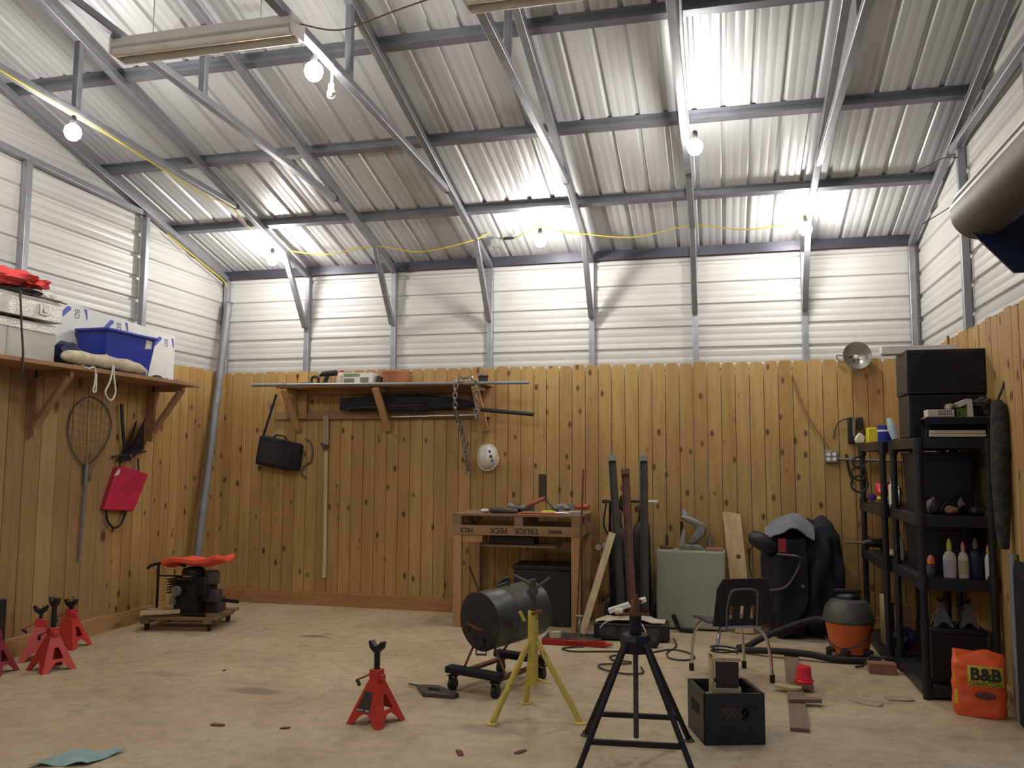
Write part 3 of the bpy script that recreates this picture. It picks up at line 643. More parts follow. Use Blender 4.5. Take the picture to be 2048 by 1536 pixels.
# ------------------------------------------------------------ left wall shelf
def rack_shelf(name, label, loc, parts): pass
t = T('wall_shelf', 'long brown plank shelf on brackets high on the left wall', 'shelf', (.30, -3.2, 2.36))
g = G(); g.box(.318, -3.3, 2.378, .455, 4.2, .036); g.build('shelf_board', M_shelfwy, t, world=True, bevel=.003)
for y in (-1.40, -2.92, -4.4):
    g = G(); g.beam((.115, y, 2.36), (.115, y, 1.80), .09, .04, (0, 1, 0)); g.build('bracket_upright', M_shelfwy, t, world=True)
    g = G(); g.beam((.14, y, 2.33), (.49, y, 2.33), .04, .06); g.build('bracket_arm', M_shelfwy, t, world=True)
    g = G(); g.beam((.14, y, 1.88), (.46, y, 2.31), .04, .07, (0, 1, 0)); g.build('bracket_brace', M_shelfwy, t, world=True, bevel=.002)
ZL = 2.398
t = T('truck_toolbox', 'aluminium diamond-plate truck toolbox at the left end of the wall shelf', 'toolbox', (.31, -3.75, ZL))
g = G(); g.prism([(.12, ZL), (.47, ZL), (.47, 2.70), (.12, 2.70)], 1.55, axis(V(0, -3.10, 0), (1, 0, 0), (0, 0, 1), (0, -1, 0))); g.build('body', M_alum, t, world=True, bevel=.004)
g = G(); g.box(.475, -3.87, 2.655, .012, 1.55, .055); g.build('diamond_strip', M_tread, t, world=True)
g = G(); g.prism([(.10, 2.72), (.505, 2.72), (.505, 2.86), (.46, 2.90), (.10, 2.90)], 1.6, axis(V(0, -3.075, 0), (1, 0, 0), (0, 0, 1), (0, -1, 0))); ld = g.build('lid', M_tread, t, world=True, bevel=.004)
g = G(); g.box(.509, -3.27, 2.80, .010, .10, .085); g.build('latch_plate', M_steel, ld, world=True, bevel=.004)
g = G(); g.box(.517, -3.27, 2.80, .012, .045, .05); g.build('paddle', M_chr, ld, world=True, bevel=.006)
g = G(); g.tube(smooth([(.30, -3.55, 2.92), (.50, -3.53, 2.915), (.525, -3.53, 2.85), (.545, -3.52, 2.6), (.56, -3.51, 2.42), (.56, -3.51, 2.28)]), .008, 6); g.tube(smooth([(.52, -3.55, 2.90), (.518, -3.3, 2.895), (.515, -3.05, 2.89)]), .006, 6); g.build('black_strap', M_bcord, label='black rope lashed over the diamond-plate toolbox and hanging over the shelf edge', cat='rope')
g = G(); g.blob((.30, -3.42, 3.045), (.14, .22, .07), 3, .25, 2.2); g.blob((.36, -3.24, 3.03), (.10, .13, .045), 3, .3, 3, seed=3); g.build('life_vest', M_redc, label='crumpled red life vest on top of the metal toolbox', cat='life vest')
g = G(); g.blob((.32, -3.32, 2.943), (.14, .20, .030), 3, .25, 3, seed=6); g.build('dark_bag', M_camo, label='flat dark cloth bag under the red life vest on the toolbox', cat='bag')
g = G(); g.blob((.385, -3.15, 2.935), (.085, .105, .045), 3, .12, 3, seed=8); g.blob((.44, -3.09, 2.915), (.05, .06, .014), 2, .1, 3); g.build('sun_hat', M_paper, label='white cloth hat at the right front end of the toolbox lid', cat='hat')
t = T('foam_sheet', 'white foam insulation sheet with blue print leaning behind the blue tote', 'foam board', (.09, -1.9, ZL))
g = G(); g.prism([(-2.95, ZL), (-1.05, ZL), (-1.05, 2.93), (-1.3, 2.94), (-2.75, 3.02), (-2.95, 3.02)], .03, axis(V(.080, 0, 0), (0, 1, 0), (0, 0, 1), (1, 0, 0))); g.build('sheet', M_foam, t, world=True)
for k, yy in enumerate((-2.50, -1.95, -1.23)):
    zz = 2.985-.035*k+(.0 if k < 2 else -.02)
    Mx = axis(V(.1112, yy, zz-.03), (0, 1, 0), (0, 0, 1), (1, 0, 0))
    g = G(); g.prism([(-.17, -.06), (-.14, -.085), (-.04, .0), (-.05, .02), (-.09, .02)], .001, Mx); g.prism([(.115, .03), (.15, .03), (.165, -.06), (.155, -.07)], .001, Mx); g.build('blue_bars', M_bluep, t, world=True)
    text('BD', .085, Mx @ TR(.03, -.03, 0) @ RZ(-90), mat('print_grey_blue', (.14, .15, .28), .6), t, 'printed_letters', sx=.8)
text('by pdt', .05, axis(V(.1112, -1.50, 2.55), (0, 0, 1), (0, -1, 0), (1, 0, 0)), mat('print_grey_blue', (.14, .15, .28), .6), t, 'small_print')
t = T('storage_tote', 'royal blue plastic storage tote on the left wall shelf', 'tote', (.31, -2.2, ZL))
def frustum(g, x0, x1, y0, y1, z0, z1, ins, wall=.006):
    c = ((x0+x1)/2, (y0+y1)/2)
    def ring(i, z, off=0):
        a, b, cc, d = x0+i+off, x1-i-off, y0+i+off, y1-i-off; return [(a, cc, z), (b, cc, z), (b, d, z), (a, d, z)]
    v = ring(ins, z0)+ring(0, z1)+ring(0, z1, wall)+ring(ins, z0+wall, wall)
    g.add((v, [(3, 2, 1, 0)]+[(i, (i+1) % 4, 4+(i+1) % 4, 4+i) for i in range(4)]+[(4+i, 4+(i+1) % 4, 8+(i+1) % 4, 8+i) for i in range(4)]+[(8+i, 8+(i+1) % 4, 12+(i+1) % 4, 12+i) for i in range(4)]+[(12, 13, 14, 15)]))
g = G(); frustum(g, .14, .465, -2.50, -1.83, ZL, 2.765, .045); g.build('tub', M_blue, t, world=True, bevel=.012)
g = G(); 
for a, b in (((.14, -2.51, 2.77), (.475, -2.51, 2.77)), ((.475, -2.51, 2.77), (.475, -1.82, 2.77)), ((.475, -1.82, 2.77), (.14, -1.82, 2.77)), ((.14, -1.82, 2.77), (.14, -2.51, 2.77))): g.beam(a, b, .028, .028)
g.build('rim', M_blue, t, world=True, bevel=.008)
g = G(); g.prism([(-.045, -.04), (.045, -.03), (.04, .04), (-.04, .045)], .001, axis(V(.4595, -1.93, 2.70), (0, 1, 0), (.12, 0, 1), (1, 0, -.12))); g.build('sticker', M_paper, t, world=True)
g = G(); g.blob((.30, -2.80, 2.51), (.13, .12, .11), 3, .12, 2); g.build('navy_bag', M_dblue, label='small navy bag squeezed between the toolbox and the blue tote', cat='bag')
t = T('cloth_bundle', 'cream cloth bundle tied with white rope along the shelf edge', 'bundle', (.45, -2.55, ZL))
g = G()
g.tube(smooth([(.505, -3.06, 2.455), (.505, -2.98, 2.468), (.505, -2.8, 2.465), (.505, -2.6, 2.468), (.505, -2.4, 2.466), (.505, -2.22, 2.46), (.505, -2.10, 2.45), (.505, -2.02, 2.44)], 5), [.012+.045*min(1, k/5)*min(1, (36-k)/9)*(1+.12*math.sin(k*.9)) for k in range(36)], 12)
g.build('cloth', mat('cream_cloth', (.50, .44, .32), .9, 0, .25, 14, bump=.5), t, world=True)
g = G(); g.tube(smooth([(.50, -2.86, 2.42), (.56, -2.82, 2.38), (.56, -2.76, 2.40), (.56, -2.73, 2.36), (.56, -2.735, 2.26), (.56, -2.75, 2.20), (.56, -2.73, 2.185), (.56, -2.715, 2.22), (.56, -2.72, 2.35)]), .007, 6)
g.tube(smooth([(.48, -2.52, 2.54), (.555, -2.52, 2.45), (.56, -2.55, 2.30), (.56, -2.60, 2.20), (.56, -2.56, 2.14), (.56, -2.51, 2.14), (.56, -2.475, 2.21), (.56, -2.50, 2.33), (.56, -2.515, 2.44)]), .0075, 6)
g.tube(smooth([(.47, -2.06, 2.47), (.49, -2.02, 2.47), (.50, -1.99, 2.44), (.50, -2.01, 2.41)]), .008, 6)
g.build('rope_loops', M_rope, t, world=True)
for k, (y, m_, s_) in enumerate([(-1.62, M_camo, .05), (-1.50, mat('pewter_bits', (.25, .26, .28), .4, .5), .035), (-1.40, M_dblue, .03)]):
    g = G(); g.blob((.34+.03*k, y, ZL+s_*.45), (s_*1.1, s_*1.3, s_*.5), 2, .2, 3, seed=k); g.build('glove' if k == 0 else 'small_part', m_, label=['small dark green glove near the right end of the left wall shelf', 'small grey fitting beside the green glove on the shelf', 'small navy lump at the right end of the left wall shelf'][k], cat=['glove', 'fitting', 'lump'][k])
# landing net
t = T('landing_net', 'fishing landing net hanging hoop-up on the left wall boards', 'net', (.10, -2.25, .70))
hp = smooth([(.115, -2.27, 1.56), (.11, -2.44, 1.70), (.105, -2.50, 1.90), (.105, -2.42, 2.10), (.105, -2.22, 2.19), (.105, -2.02, 2.10), (.105, -1.95, 1.92), (.11, -2.05, 1.72)], 5, True)
g = G(); g.tube(hp, .006, 6, True); g.build('hoop', mat('dull_tube', (.12, .11, .09), .5, .4), t, world=True)
g = G(); random.seed(2)
for k in range(9):
    yy = -2.46+k*.06; zt = 1.90+.27*math.sqrt(max(0, 1-((yy+2.22)/.285)**2)); g.tube(smooth([(.11, yy, zt), (.12, yy*.8-2.24*.2, 1.75), (.125, -2.25+(yy+2.22)*.25, 1.52), (.12, -2.22+(yy+2.22)*.1, 1.42)], 3), .0018, 3)
    yb = 2.12-k*.075; h_ = .27*math.sqrt(max(0.02, 1-((yb-1.87)/.33)**2)); g.tube(smooth([(.11, -2.22-h_, yb), (.125, -2.22, yb-.04), (.11, -2.22+h_, yb)], 3), .0018, 3)
g.build('netting', mat('net_cord', (.10, .10, .07), .9), t, world=True)
g = G(); g.tube([(.12, -2.27, 1.58), (.12, -2.27, 1.38)], .02, 8); g.tube([(.12, -2.27, 1.40), (.115, -2.29, .70)], .012, 8); g.build('handle', mat('blue_grey_tube', (.22, .24, .27), .4, .5), t, world=True)
# shears and red bag
t = T('hedge_shears', 'black hedge shears hanging blades-up above the red bag on the left wall', 'shears', (.115, -1.70, 1.60))
Ms = axis(V(.105, 0, 0), (0, 1, 0), (0, 0, 1), (1, 0, 0))
g = G(); g.prism([(-1.78, 1.62), (-1.68, 1.70), (-1.60, 2.00), (-1.62, 1.98), (-1.75, 1.72), (-1.86, 1.60)], .012, Ms); g.prism([(-1.72, 1.60), (-1.58, 1.68), (-1.50, 1.72), (-1.51, 2.0), (-1.55, 1.95), (-1.66, 1.76), (-1.84, 1.62)], .012, Ms @ TR(0, 0, .014)); g.build('blade', M_blackm, t, world=True)
g = G(); g.tube([(.12, -1.84, 2.15), (.12, -1.82, 1.98), (.12, -1.77, 1.72)], .016, 8); g.tube([(.13, -1.95, 1.64), (.13, -1.60, 1.68), (.13, -1.47, 1.70)], .010, 6); g.build('handle', M_black, t, world=True)
g = G(); g.cyl((.13, -1.70, 1.65), (.145, -1.70, 1.65), .014, 10); g.build('pivot_bolt', M_steel, t, world=True)
t = T('red_bag', 'flat red bag hanging tilted by black straps on the left wall', 'bag', (.12, -1.70, 1.12))
g = G(); g.prism([(-2.04, 1.15), (-1.63, 1.11), (-1.43, 1.47), (-1.80, 1.555), (-1.88, 1.54)], .06, axis(V(.09, 0, 0), (0, 1, 0), (0, 0, 1), (1, 0, 0))); g.build('body', mat('crimson_vinyl', (.50, .02, .06), .5, 0, .1), t, world=True, bevel=.012)
g = G(); g.tube(smooth([(.12, -1.98, 1.15), (.125, -1.97, 1.05), (.125, -1.88, .97), (.125, -1.78, 1.00), (.12, -1.70, 1.13)]), .011, 6); g.tube([(.12, -1.83, 1.55), (.12, -1.82, 1.595)], .008, 6); g.tube([(.12, -1.55, 1.48), (.12, -1.57, 1.63)], .008, 6); g.build('strap', M_bcloth, t, world=True)
g = G(); g.prism([(-1.94, 1.46), (-1.87, 1.47), (-1.85, 1.52), (-1.88, 1.525)], .001, axis(V(.1505, 0, 0), (0, 1, 0), (0, 0, 1), (1, 0, 0))); g.build('white_tag', M_paper, t, world=True)
# dark upright thing at left edge
g = G(); g.box(.14, -3.15, .25, .05, .06, .50); g.build('dark_post', M_black, label='dark post at the left edge of the photo against the boards', cat='post', bevel=.004)
# leaning steel tube in the back left corner
g = G(); g.tube([(.13, -.09, 3.48), (.115, -.085, 3.45), (.24, -.78, .02)], .045, 14); g.build('steel_pipe', mat('dull_zinc', (.22, .22, .24), .65, .3, .2, 6), label='long galvanised pipe leaning in the back left corner', cat='pipe')
# tiller engine on a wooden dolly
t = T('wooden_dolly', 'rough wooden dolly with dark casters in the left corner', 'dolly', (.66, -1.42, 0), 12)
g = G()
for k in range(4): g.k = random.random(); g.box(0, -.24+k*.16, .12, .78, .12, .022)
g.k = .9; g.box(-.30, 0, .09, .08, .60, .035); g.box(.30, 0, .09, .08, .60, .035); g.build('deck', M_pale if False else wood('dolly_wood', (.30, .20, .10), (.24, .15, .08), 'x', knots=False), t, bevel=.002)
for x in (-.3, .3):
    for y in (-.24, .24):
        g = G(); g.cyl((x-.012, y, .034), (x+.012, y, .034), .034, 14); g.box(x, y, .058, .04, .03, .03); g.build('caster', M_rubber, t)
g = G(); g.k = .3; g.beam((.40, -1.80, .175), (.70, -1.62, .175), .07, .03); g.build('wood_offcut', M_pale, label='pale wood offcut sticking out at the front of the wooden dolly', cat='wood scrap')
t = T('tiller_engine', 'dark small tiller engine with bent handle standing on the wooden dolly', 'engine', (.70, -1.45, .131))
g = G(); g.box(.70, -1.45, .28, .22, .24, .26); g.box(.82, -1.42, .40, .16, .2, .18)
for k in range(6): g.box(.62, -1.52, .34+k*.025, .20, .16, .010)
g.build('engine_block', mat('oily_black_metal', (.025, .024, .026), .5, .4, .4, 12), t, world=True, bevel=.006)
g = G(); g.lathe([(.11, 0), (.115, .03), (.10, .06), (.05, .075), (.0001, .078)], 20, TR(.72, -1.45, .50)); g.build('recoil_cover', M_blackm, t, world=True)
g = G(); g.lathe([(.07, 0), (.075, .01), (.075, .10), (.06, .12)], 16, TR(.90, -1.42, .42)); g.build('muffler', M_dsteel, t, world=True)
g = G(); g.cyl((.64, -1.62, .36), (.64, -1.58, .36), .05, 14); g.box(.60, -1.60, .27, .05, .04, .08); g.build('carburettor', M_cast, t, world=True)
g = G(); g.tube(smooth([(.22, -1.48, .545), (.26, -1.48, .575), (.36, -1.47, .60), (.50, -1.46, .60), (.62, -1.45, .58)]), .015, 8); g.build('handle', M_rubber, t, world=True)
g = G(); g.tube([(.34, -1.48, .598), (.34, -1.48, .145)], .013, 8); g.tube([(.34, -1.48, .48), (.60, -1.46, .48)], .009, 6); g.build('upright', M_blackm, t, world=True)
for a, b in (((.32, -1.55, .150), (.60, -1.56, .150)), ((.72, -1.62, .150), (.96, -1.60, .150)), ((.98, -1.35, .25), (1.18, -1.40, .25))):
    g = G(); g.tube([a, b], .017, 8); g.build('base_rail', M_blackm, t, world=True)
g = G(); g.box(.84, -1.30, .20, .20, .16, .14); g.box(.88, -1.40, .30, .2, .1, .12); g.build('gearbox', M_dsteel, t, world=True, bevel=.01)
g = G(); g.box(.42, -1.60, .158, .15, .06, .05); g.build('yellow_block', M_pale, label='short pale block wedged under the tiller engine', cat='block')
def sadf(u, v): 
    return (.44+.62*u, -1.60+.30*v, .628+.06*u+.022*math.sin(u*6.2+.6)+.02*math.cos(v*5)-.05*max(0, .25-u)*4*.5)
g = G(); g.grid(sadf, 18, 8, .05); g.build('life_jacket', M_lifej, label='orange-red folded life jacket laid over the tiller engine', cat='life jacket', bevel=.012, smooth=60)
# ------------------------------------------------------------ back wall shelf
t = T('wall_shelf', 'wooden shelf on three slanted brackets on the left half of the back wall', 'shelf', (2.1, -.2, 1.95))
g = G(); g.k = .5; g.box(2.14, -.19, 2.43, 2.42, .36, .022); g.build('shelf_board', M_shelfw, t, world=True, bevel=.002)
g = G(); g.k = .2; g.box(2.04, -.045, 2.125, 2.56, .03, .085); g.build('lower_rail', M_pallet, t, world=True)
g = G(); g.k = .6; g.box(2.14, -.05, 2.39, 2.3, .04, .06); g.build('upper_rail', M_shelfw, t, world=True)
for x in (1.05, 2.15, 3.27):
    g = G(); g.beam((x, -.045, 1.95), (x-.03, -.36, 2.40), .04, .075, (1, 0, 0)); g.build('bracket_brace', M_lum, t, world=True, bevel=.002)
    g = G(); g.beam((x-.02, -.04, 2.39), (x-.02, -.36, 2.39), .06, .045); g.build('bracket_arm', M_lum, t, world=True)
for x in (1.12, 3.30):
    g = G(); g.k = .7; g.beam((x, -.075, 2.41), (x, -.075, 2.09), .09, .025, (0, 1, 0)); g.build('bracket_upright', M_shelfw, t, world=True)
g = G(); g.tube([(.66, -.40, 2.452), (3.835, -.40, 2.425)], .017, 12); g.tube([(.66, -.41, 2.452), (1.05, -.41, 2.449)], .020, 12); g.build('steel_conduit', M_galv, label='long galvanised conduit lying along the front edge of the back wall shelf', cat='pipe')
ZB = 2.442
g = G(); g.blob((1.25, -.25, ZB+.02), (.13, .07, .02), 3, .2, 3); g.build('black_strap', M_bcloth, label='flat coiled black strap at the left end of the back wall shelf', cat='strap')
g = G(); g.tube([(1.345+.045*math.cos(k*.52), -.25, ZB+.065+.045*math.sin(k*.52)) for k in range(12)], .016, 7, True); g.tube([(1.34, -.25, ZB+.02), (1.26, -.26, ZB+.012)], .01, 6); g.build('cable_roll', M_black, label='small upright black ring on the back wall shelf beside the black strap', cat='ring')
t = T('cordless_drill', 'dark cordless drill standing on the back wall shelf', 'drill', (1.54, -.25, ZB))
g = G(); g.tube([(1.40, -.25, ZB+.115), (1.44, -.25, ZB+.135), (1.60, -.25, ZB+.145)], [.012, .03, .034], 10); g.build('motor_body', M_rubber, t, world=True)
g = G(); g.beam((1.50, -.25, ZB+.12), (1.46, -.25, ZB+.03), .035, .04); g.box(1.46, -.25, ZB+.018, .08, .06, .034); g.build('grip', M_black, t, world=True, bevel=.005)
t = T('plastic_jug', 'pale pink plastic jug beside the white carton on the back wall shelf', 'jug', (1.64, -.22, ZB))
g = G(); g.lathe([(.05, 0), (.058, .01), (.058, .10), (.04, .135), (.022, .15)], 14, TR(1.665, -.24, ZB)); g.build('body', mat('pale_pink_plastic', (.50, .40, .36), .5), t, world=True)
g = G(); g.lathe([(.022, .15), (.024, .152), (.024, .17), (.0001, .172)], 10, TR(1.665, -.24, ZB)); g.build('cap', M_redd, t, world=True)
t = T('carton', 'white carton with green and dark print on the back wall shelf', 'carton', (1.90, -.25, ZB))
g = G(); g.box(1.90, -.25, ZB+.066, .34, .18, .13); g.build('box', M_white, t, world=True)
g = G(); g.box(1.83, -.341, ZB+.105, .19, .001, .035); g.build('green_print', mat('green_print', (.20, .30, .16), .6), t, world=True)
g = G(); g.box(1.80, -.341, ZB+.045, .12, .001, .05); g.box(1.98, -.341, ZB+.05, .10, .001, .06); g.build('grey_print', mat('grey_print', (.20, .18, .16), .6), t, world=True)
t = T('plastic_tub', 'reddish brown tub with flared rim on the back wall shelf', 'tub', (2.29, -.23, ZB))
g = G(); g.lathe([(.11, 0), (.125, .02), (.155, .13), (.16, .132), (.162, .15), (.15, .15), (.115, .02), (.0001, .015)], 20, TR(2.30, -.22, ZB) @ Matrix.Diagonal((1.05, .8, .98, 1))); g.build('tub', M_terra, t, world=True)
g = G(); g.blob((2.30, -.22, ZB+.135), (.13, .09, .03), 2, .2, 4); g.build('contents', M_terra, t, world=True)
g = G(); g.prism([(-.022, 0), (.022, 0), (.025, .09), (-.015, .11)], .06, axis(V(2.105, -.18, ZB), (1, 0, 0), (0, 0, 1), (0, -1, 0))); g.build('small_can', M_dsteel, label='small dark can squeezed between the white carton and brown tub', cat='can', bevel=.004)
t = T('hose_clamp_cup', 'small black cup at the right end of the back wall shelf', 'cup', (3.35, -.25, ZB)); g = G(); g.lathe([(.04, 0), (.05, .01), (.05, .06), (.06, .07), (.055, .085), (.0001, .08)], 14, TR(3.30, -.25, ZB)); g.build('cup', M_black, t, world=True)
t.name = 'black_cup'
# rifle case and sticks under shelf
t = T('long_soft_case', 'long black soft case resting on the brackets under the back wall shelf', 'case', (2.3, -.14, 2.17))
g = G(); g.prism([(1.60, 2.18), (1.62, 2.31), (1.9, 2.325), (2.6, 2.335), (2.95, 2.30), (3.2, 2.25), (3.2, 2.20), (2.7, 2.175), (2.6, 2.15)], .09, axis(V(0, -.085, 0), (1, 0, 0), (0, 0, 1), (0, -1, 0))); g.build('body', M_bcloth, t, world=True, bevel=.02)
g = G(); g.tube(smooth([(1.70, -.182, 2.19), (2.1, -.184, 2.21), (2.6, -.184, 2.22)]), .005, 5); g.build('zipper', M_dsteel, t, world=True)
g = G(); g.tube([(3.275, -.235, 2.160), (3.85, -.24, 2.105)], .022, 12); g.build('black_tube', M_black, label='short black tube sticking out right of the shelf brackets', cat='tube')
g = G(); g.tube([(2.2, -.085, 2.10), (2.9, -.09, 2.11), (3.28, -.095, 2.115)], .009, 7); g.build('thin_rod', M_steel, label='thin metal rod below the black soft case', cat='rod')
# shoulder bag
t = T('laptop_bag', 'black laptop bag hanging crooked from the left shelf bracket', 'bag', (.85, -.12, 1.52))
g = G(); g.prism([(.565, 1.60), (.57, 1.57), (.98, 1.50), (1.09, 1.495), (1.125, 1.78), (1.10, 1.80), (.64, 1.90), (.61, 1.89)], .11, axis(V(0, -.035, 0), (1, 0, 0), (0, 0, 1), (0, -1, 0))); g.build('body', M_bcloth, t, world=True, bevel=.018)
g = G(); g.tube(smooth([(.76, -.09, 1.875), (.80, -.09, 1.90), (.90, -.09, 1.885), (.93, -.09, 1.845)]), .010, 6); g.build('carry_handle', M_bcloth, t, world=True)
g = G(); g.beam((.63, -.09, 1.89), (.80, -.12, 2.37), .028, .006, (0, 1, 0)); g.build('shoulder_strap', M_bcloth, t, world=True)
g = G(); g.prism([(.60, 1.60), (1.00, 1.53), (1.03, 1.76), (.65, 1.83)], .008, axis(V(0, -.145, 0), (1, 0, 0), (0, 0, 1), (0, -1, 0))); g.build('front_pocket', mat('black_pocket', (.016, .016, .02), .8), t, world=True, bevel=.003)
cord([(1.135, -.035, 1.86), (1.19, -.035, 1.83), (1.23, -.035, 1.72), (1.21, -.035, 1.60), (1.145, -.035, 1.56), (1.10, -.032, 1.47), (1.16, -.032, 1.41)], .010, mat('grey_cable', (.10, .09, .08), .7), 'looped grey cable hanging behind the black laptop bag', 'cable', 'cable_loop')
# long stick with fittings
t = T('long_stick', 'long pale wooden stick with a dark clamp hanging on the back wall', 'stick', (1.41, -.05, .31))
g = G(); g.tube([(1.415, -.045, .31), (1.40, -.045, 1.72)], .024, 8); g.build('shaft', M_pale, t, world=True)
g = G(); g.k = .6; g.beam((1.40, -.04, 1.72), (1.405, -.075, 2.12), .06, .02, (0, 1, 0)); g.build('flat_blade', mat('grey_wood', (.34, .28, .18), .8), t, world=True)
g = G(); g.tube([(1.35, -.06, 1.81), (1.38, -.07, 1.77), (1.44, -.07, 1.78)], .016, 7); g.blob((1.40, -.06, 1.765), (.035, .02, .035), 2, .2); g.build('clamp', M_dsteel, t, world=True)
# chain loop
def chain(pts, label, step=.05):
    P = [Vector(p) for p in smooth(pts, 12)]; d = [0]
    for a, b in zip(P, P[1:]): d.append(d[-1]+(b-a).length)
    g = G(); s = 0; k = 0; i = 0
    while s < d[-1]-step:
        while d[i+1] < s: i += 1
        tt = (P[i+1]-P[i]).normalized(); c = P[i]+tt*(s-d[i]); o = Vector((0, 1, 0)) if k % 2 else tt.cross(Vector((0, 1, 0))).normalized()
        if abs(tt.dot(o)) > .9: o = Vector((1, 0, 0))
        o = (o-tt*o.dot(tt)).normalized()
        g.tube([c+tt*(.036*math.cos(a))+o*(.024*math.sin(a)) for a in [q*math.pi/4 for q in range(8)]], .0075, 5, True)
        s += step; k += 1
    return g.build('chain', M_steel if False else mat('dull_chain', (.30, .29, .28), .4, .8), label=label, cat='chain')
chain([(3.10, -.10, 1.50), (3.09, -.13, 1.62), (3.06, -.2, 1.9), (3.05, -.42, 2.15), (3.06, -.44, 2.42), (3.12, -.435, 2.475), (3.22, -.435, 2.475), (3.28, -.435, 2.42), (3.28, -.42, 2.2), (3.27, -.42, 2.05), (3.25, -.42, 1.98)], 'dull steel chain looped over the conduit on the back wall shelf')
# hard hat
t = T('hard_hat', 'white hard hat with round stickers hung on the back wall, crown outwards', 'hard hat', (3.31, -.09, 1.52))
Mh = axis(V(3.30, -.03, 1.66), (1, .15, 0), (0, .2, 1), (.1, -1, .2))
g = G(); g.lathe([(.128, .0), (.126, .03), (.115, .075), (.085, .12), (.04, .145), (.0001, .15)], 26, Mh @ Matrix.Diagonal((.86, 1.08, 1, 1))); g.tube([Mh @ V(0, .13*math.cos(a)*1.02, .155*math.sin(a)) for a in [R(q) for q in range(20, 161, 14)]], .010, 6); g.build('shell', mat('white_hat_plastic', (.72, .70, .62), .35), t, world=True, smooth=50)
g = G(); g.lathe([(.128, -.004), (.138, -.002), (.138, .006), (.126, .006)], 26, Mh @ Matrix.Diagonal((.86, 1.1, 1, 1))); g.build('brim', mat('white_hat_plastic', (.72, .70, .62), .35), t, world=True)
for x, y in ((.035, .03), (.06, -.055), (.05, -.02)):
    z = .15*math.sqrt(max(0, 1-(x/.112)**2-(y/.14)**2))+.001
    g = G(); g.lathe([(.0001, .012), (.012, .010), (.017, .004), (.017, -.01)], 12, Mh @ TR(x, y, z-.004)); g.build('round_sticker', M_bluep if x != .05 else M_kprint, t, world=True)
g = G(); g.box(3.90, -.025, 1.345, .078, .016, .27); g.build('black_plate', mat('dark_bronze_plate', (.05, .03, .02), .5), label='small dark upright plate on the back wall above the workbench', cat='plate')
# outlet, conduit, wall cable
t = T('outlet_box', 'grey four-socket outlet box on the back wall', 'outlet', (6.79, -.03, 1.63))
g = G(); g.box(6.79, -.045, 1.675, .115, .045, .115); g.build('box', M_galv, t, world=True, bevel=.004)
for x in (-.027, .027):
    for z in (-.024, .024): g = G(); g.cyl((6.79+x, -.066, 1.675+z), (6.79+x, -.073, 1.675+z), .019, 14); g.build('socket', M_white, t, world=True)
g = G(); g.tube([(6.85, -.04, 1.655), (7.1, -.04, 1.642), (7.52, -.04, 1.635)], .012, 8); g.build('conduit', M_galv, label='thin grey conduit running right from the outlet box', cat='conduit')
cord([(6.45, -.03, 2.49), (6.52, -.035, 2.25), (6.60, -.035, 2.05), (6.70, -.035, 1.88), (6.78, -.03, 1.75)], .007, mat('brown_cable', (.22, .12, .05), .7), 'brown cable running down the pickets to the outlet box', 'cable', 'wall_cable')
cord([(7.02, -.08, 2.03), (6.92, -.05, 2.04), (6.85, -.04, 1.98), (6.82, -.035, 1.85)], .006, M_bcord, 'short black cable curving left from the clamp on the back wall', 'cable', 'wall_cable')
# ------------------------------------------------------------ workbench made of a pallet
t = T('workbench', 'wooden workbench with a stencilled pallet top and square legs against the back wall', 'workbench', (3.79, -.42, 0))
x0, x1, y0, y1, zt = 3.15, 4.43, -.79, -.06, 1.10
g = G()
for k in range(7):
    g.k = random.random(); yy = y0+.05+k*(y1-y0-.1)/6; g.box((x0+x1)/2, yy, zt-.011, x1-x0, .098, .022)
g.build('deck_boards', M_pallet, t, world=True, bevel=.002)
g = G()
for x in (x0+.045, (x0+x1)/2+.03, x1-.045):
    for yy in (y0+.06, (y0+y1)/2, y1-.06): g = G(); g.k = random.random(); g.box(x, yy, zt-.067, .09, .12, .09); g.build('spacer_block', M_pallet, t, world=True, bevel=.002)
g = G(); g.k = .9; g.box((x0+x1)/2, y0+.01, zt-.158, x1-x0, .022, .092); g.box((x0+x1)/2, y1-.01, zt-.158, x1-x0, .022, .092)
g.k = .4; g.box(x0+.011, (y0+y1)/2, zt-.158, .022, y1-y0-.04, .092); g.box(x1-.011, (y0+y1)/2, zt-.158, .022, y1-y0-.04, .092)
g.build('apron_boards', wood('pallet_light', (.42, .26, .13), (.36, .22, .11), 'x', knots=False), t, world=True, bevel=.002)
for k, (tx, xx, sz) in enumerate((('PECK', 3.29, .06), ('PECK', 3.62, .075), ('TRUCK', 3.90, .075), ('MARK', 4.18, .05))):
    text(tx, sz, axis(V(xx, y0-.0015, zt-.158), (1, 0, 0), (0, 0, 1), (0, -1, 0)) @ RZ(180), mat('stencil_ink', (.05, .03, .035), .7), t, 'stencil', bold=.002)
for x in (x0+.05, x1-.05):
    for yy in (y0+.035, y1-.04):
        g = G(); g.k = random.random(); g.beam((x, yy, zt-.205), (x, yy, 0), .085, .06, (0, 1, 0)); g.build('leg', M_lum, t, world=True, bevel=.003)
g = G(); g.k = .2; g.beam((x0+.10, y0+.04, .86), (x0+.30, y0+.04, .86), .05, .07); g.build('bracket_block', M_lum, t, world=True)
g = G(); g.k = .7; g.box(3.78, -.50, .785, .78, .36, .02); g.build('hung_shelf', M_pallet, t, world=True)
g = G(); g.tube([(3.42, -.50, .79), (3.42, -.50, .90)], .012, 6); g.tube([(4.13, -.50, .79), (4.13, -.50, .90)], .012, 6); g.build('shelf_hanger', M_pallet, t, world=True)
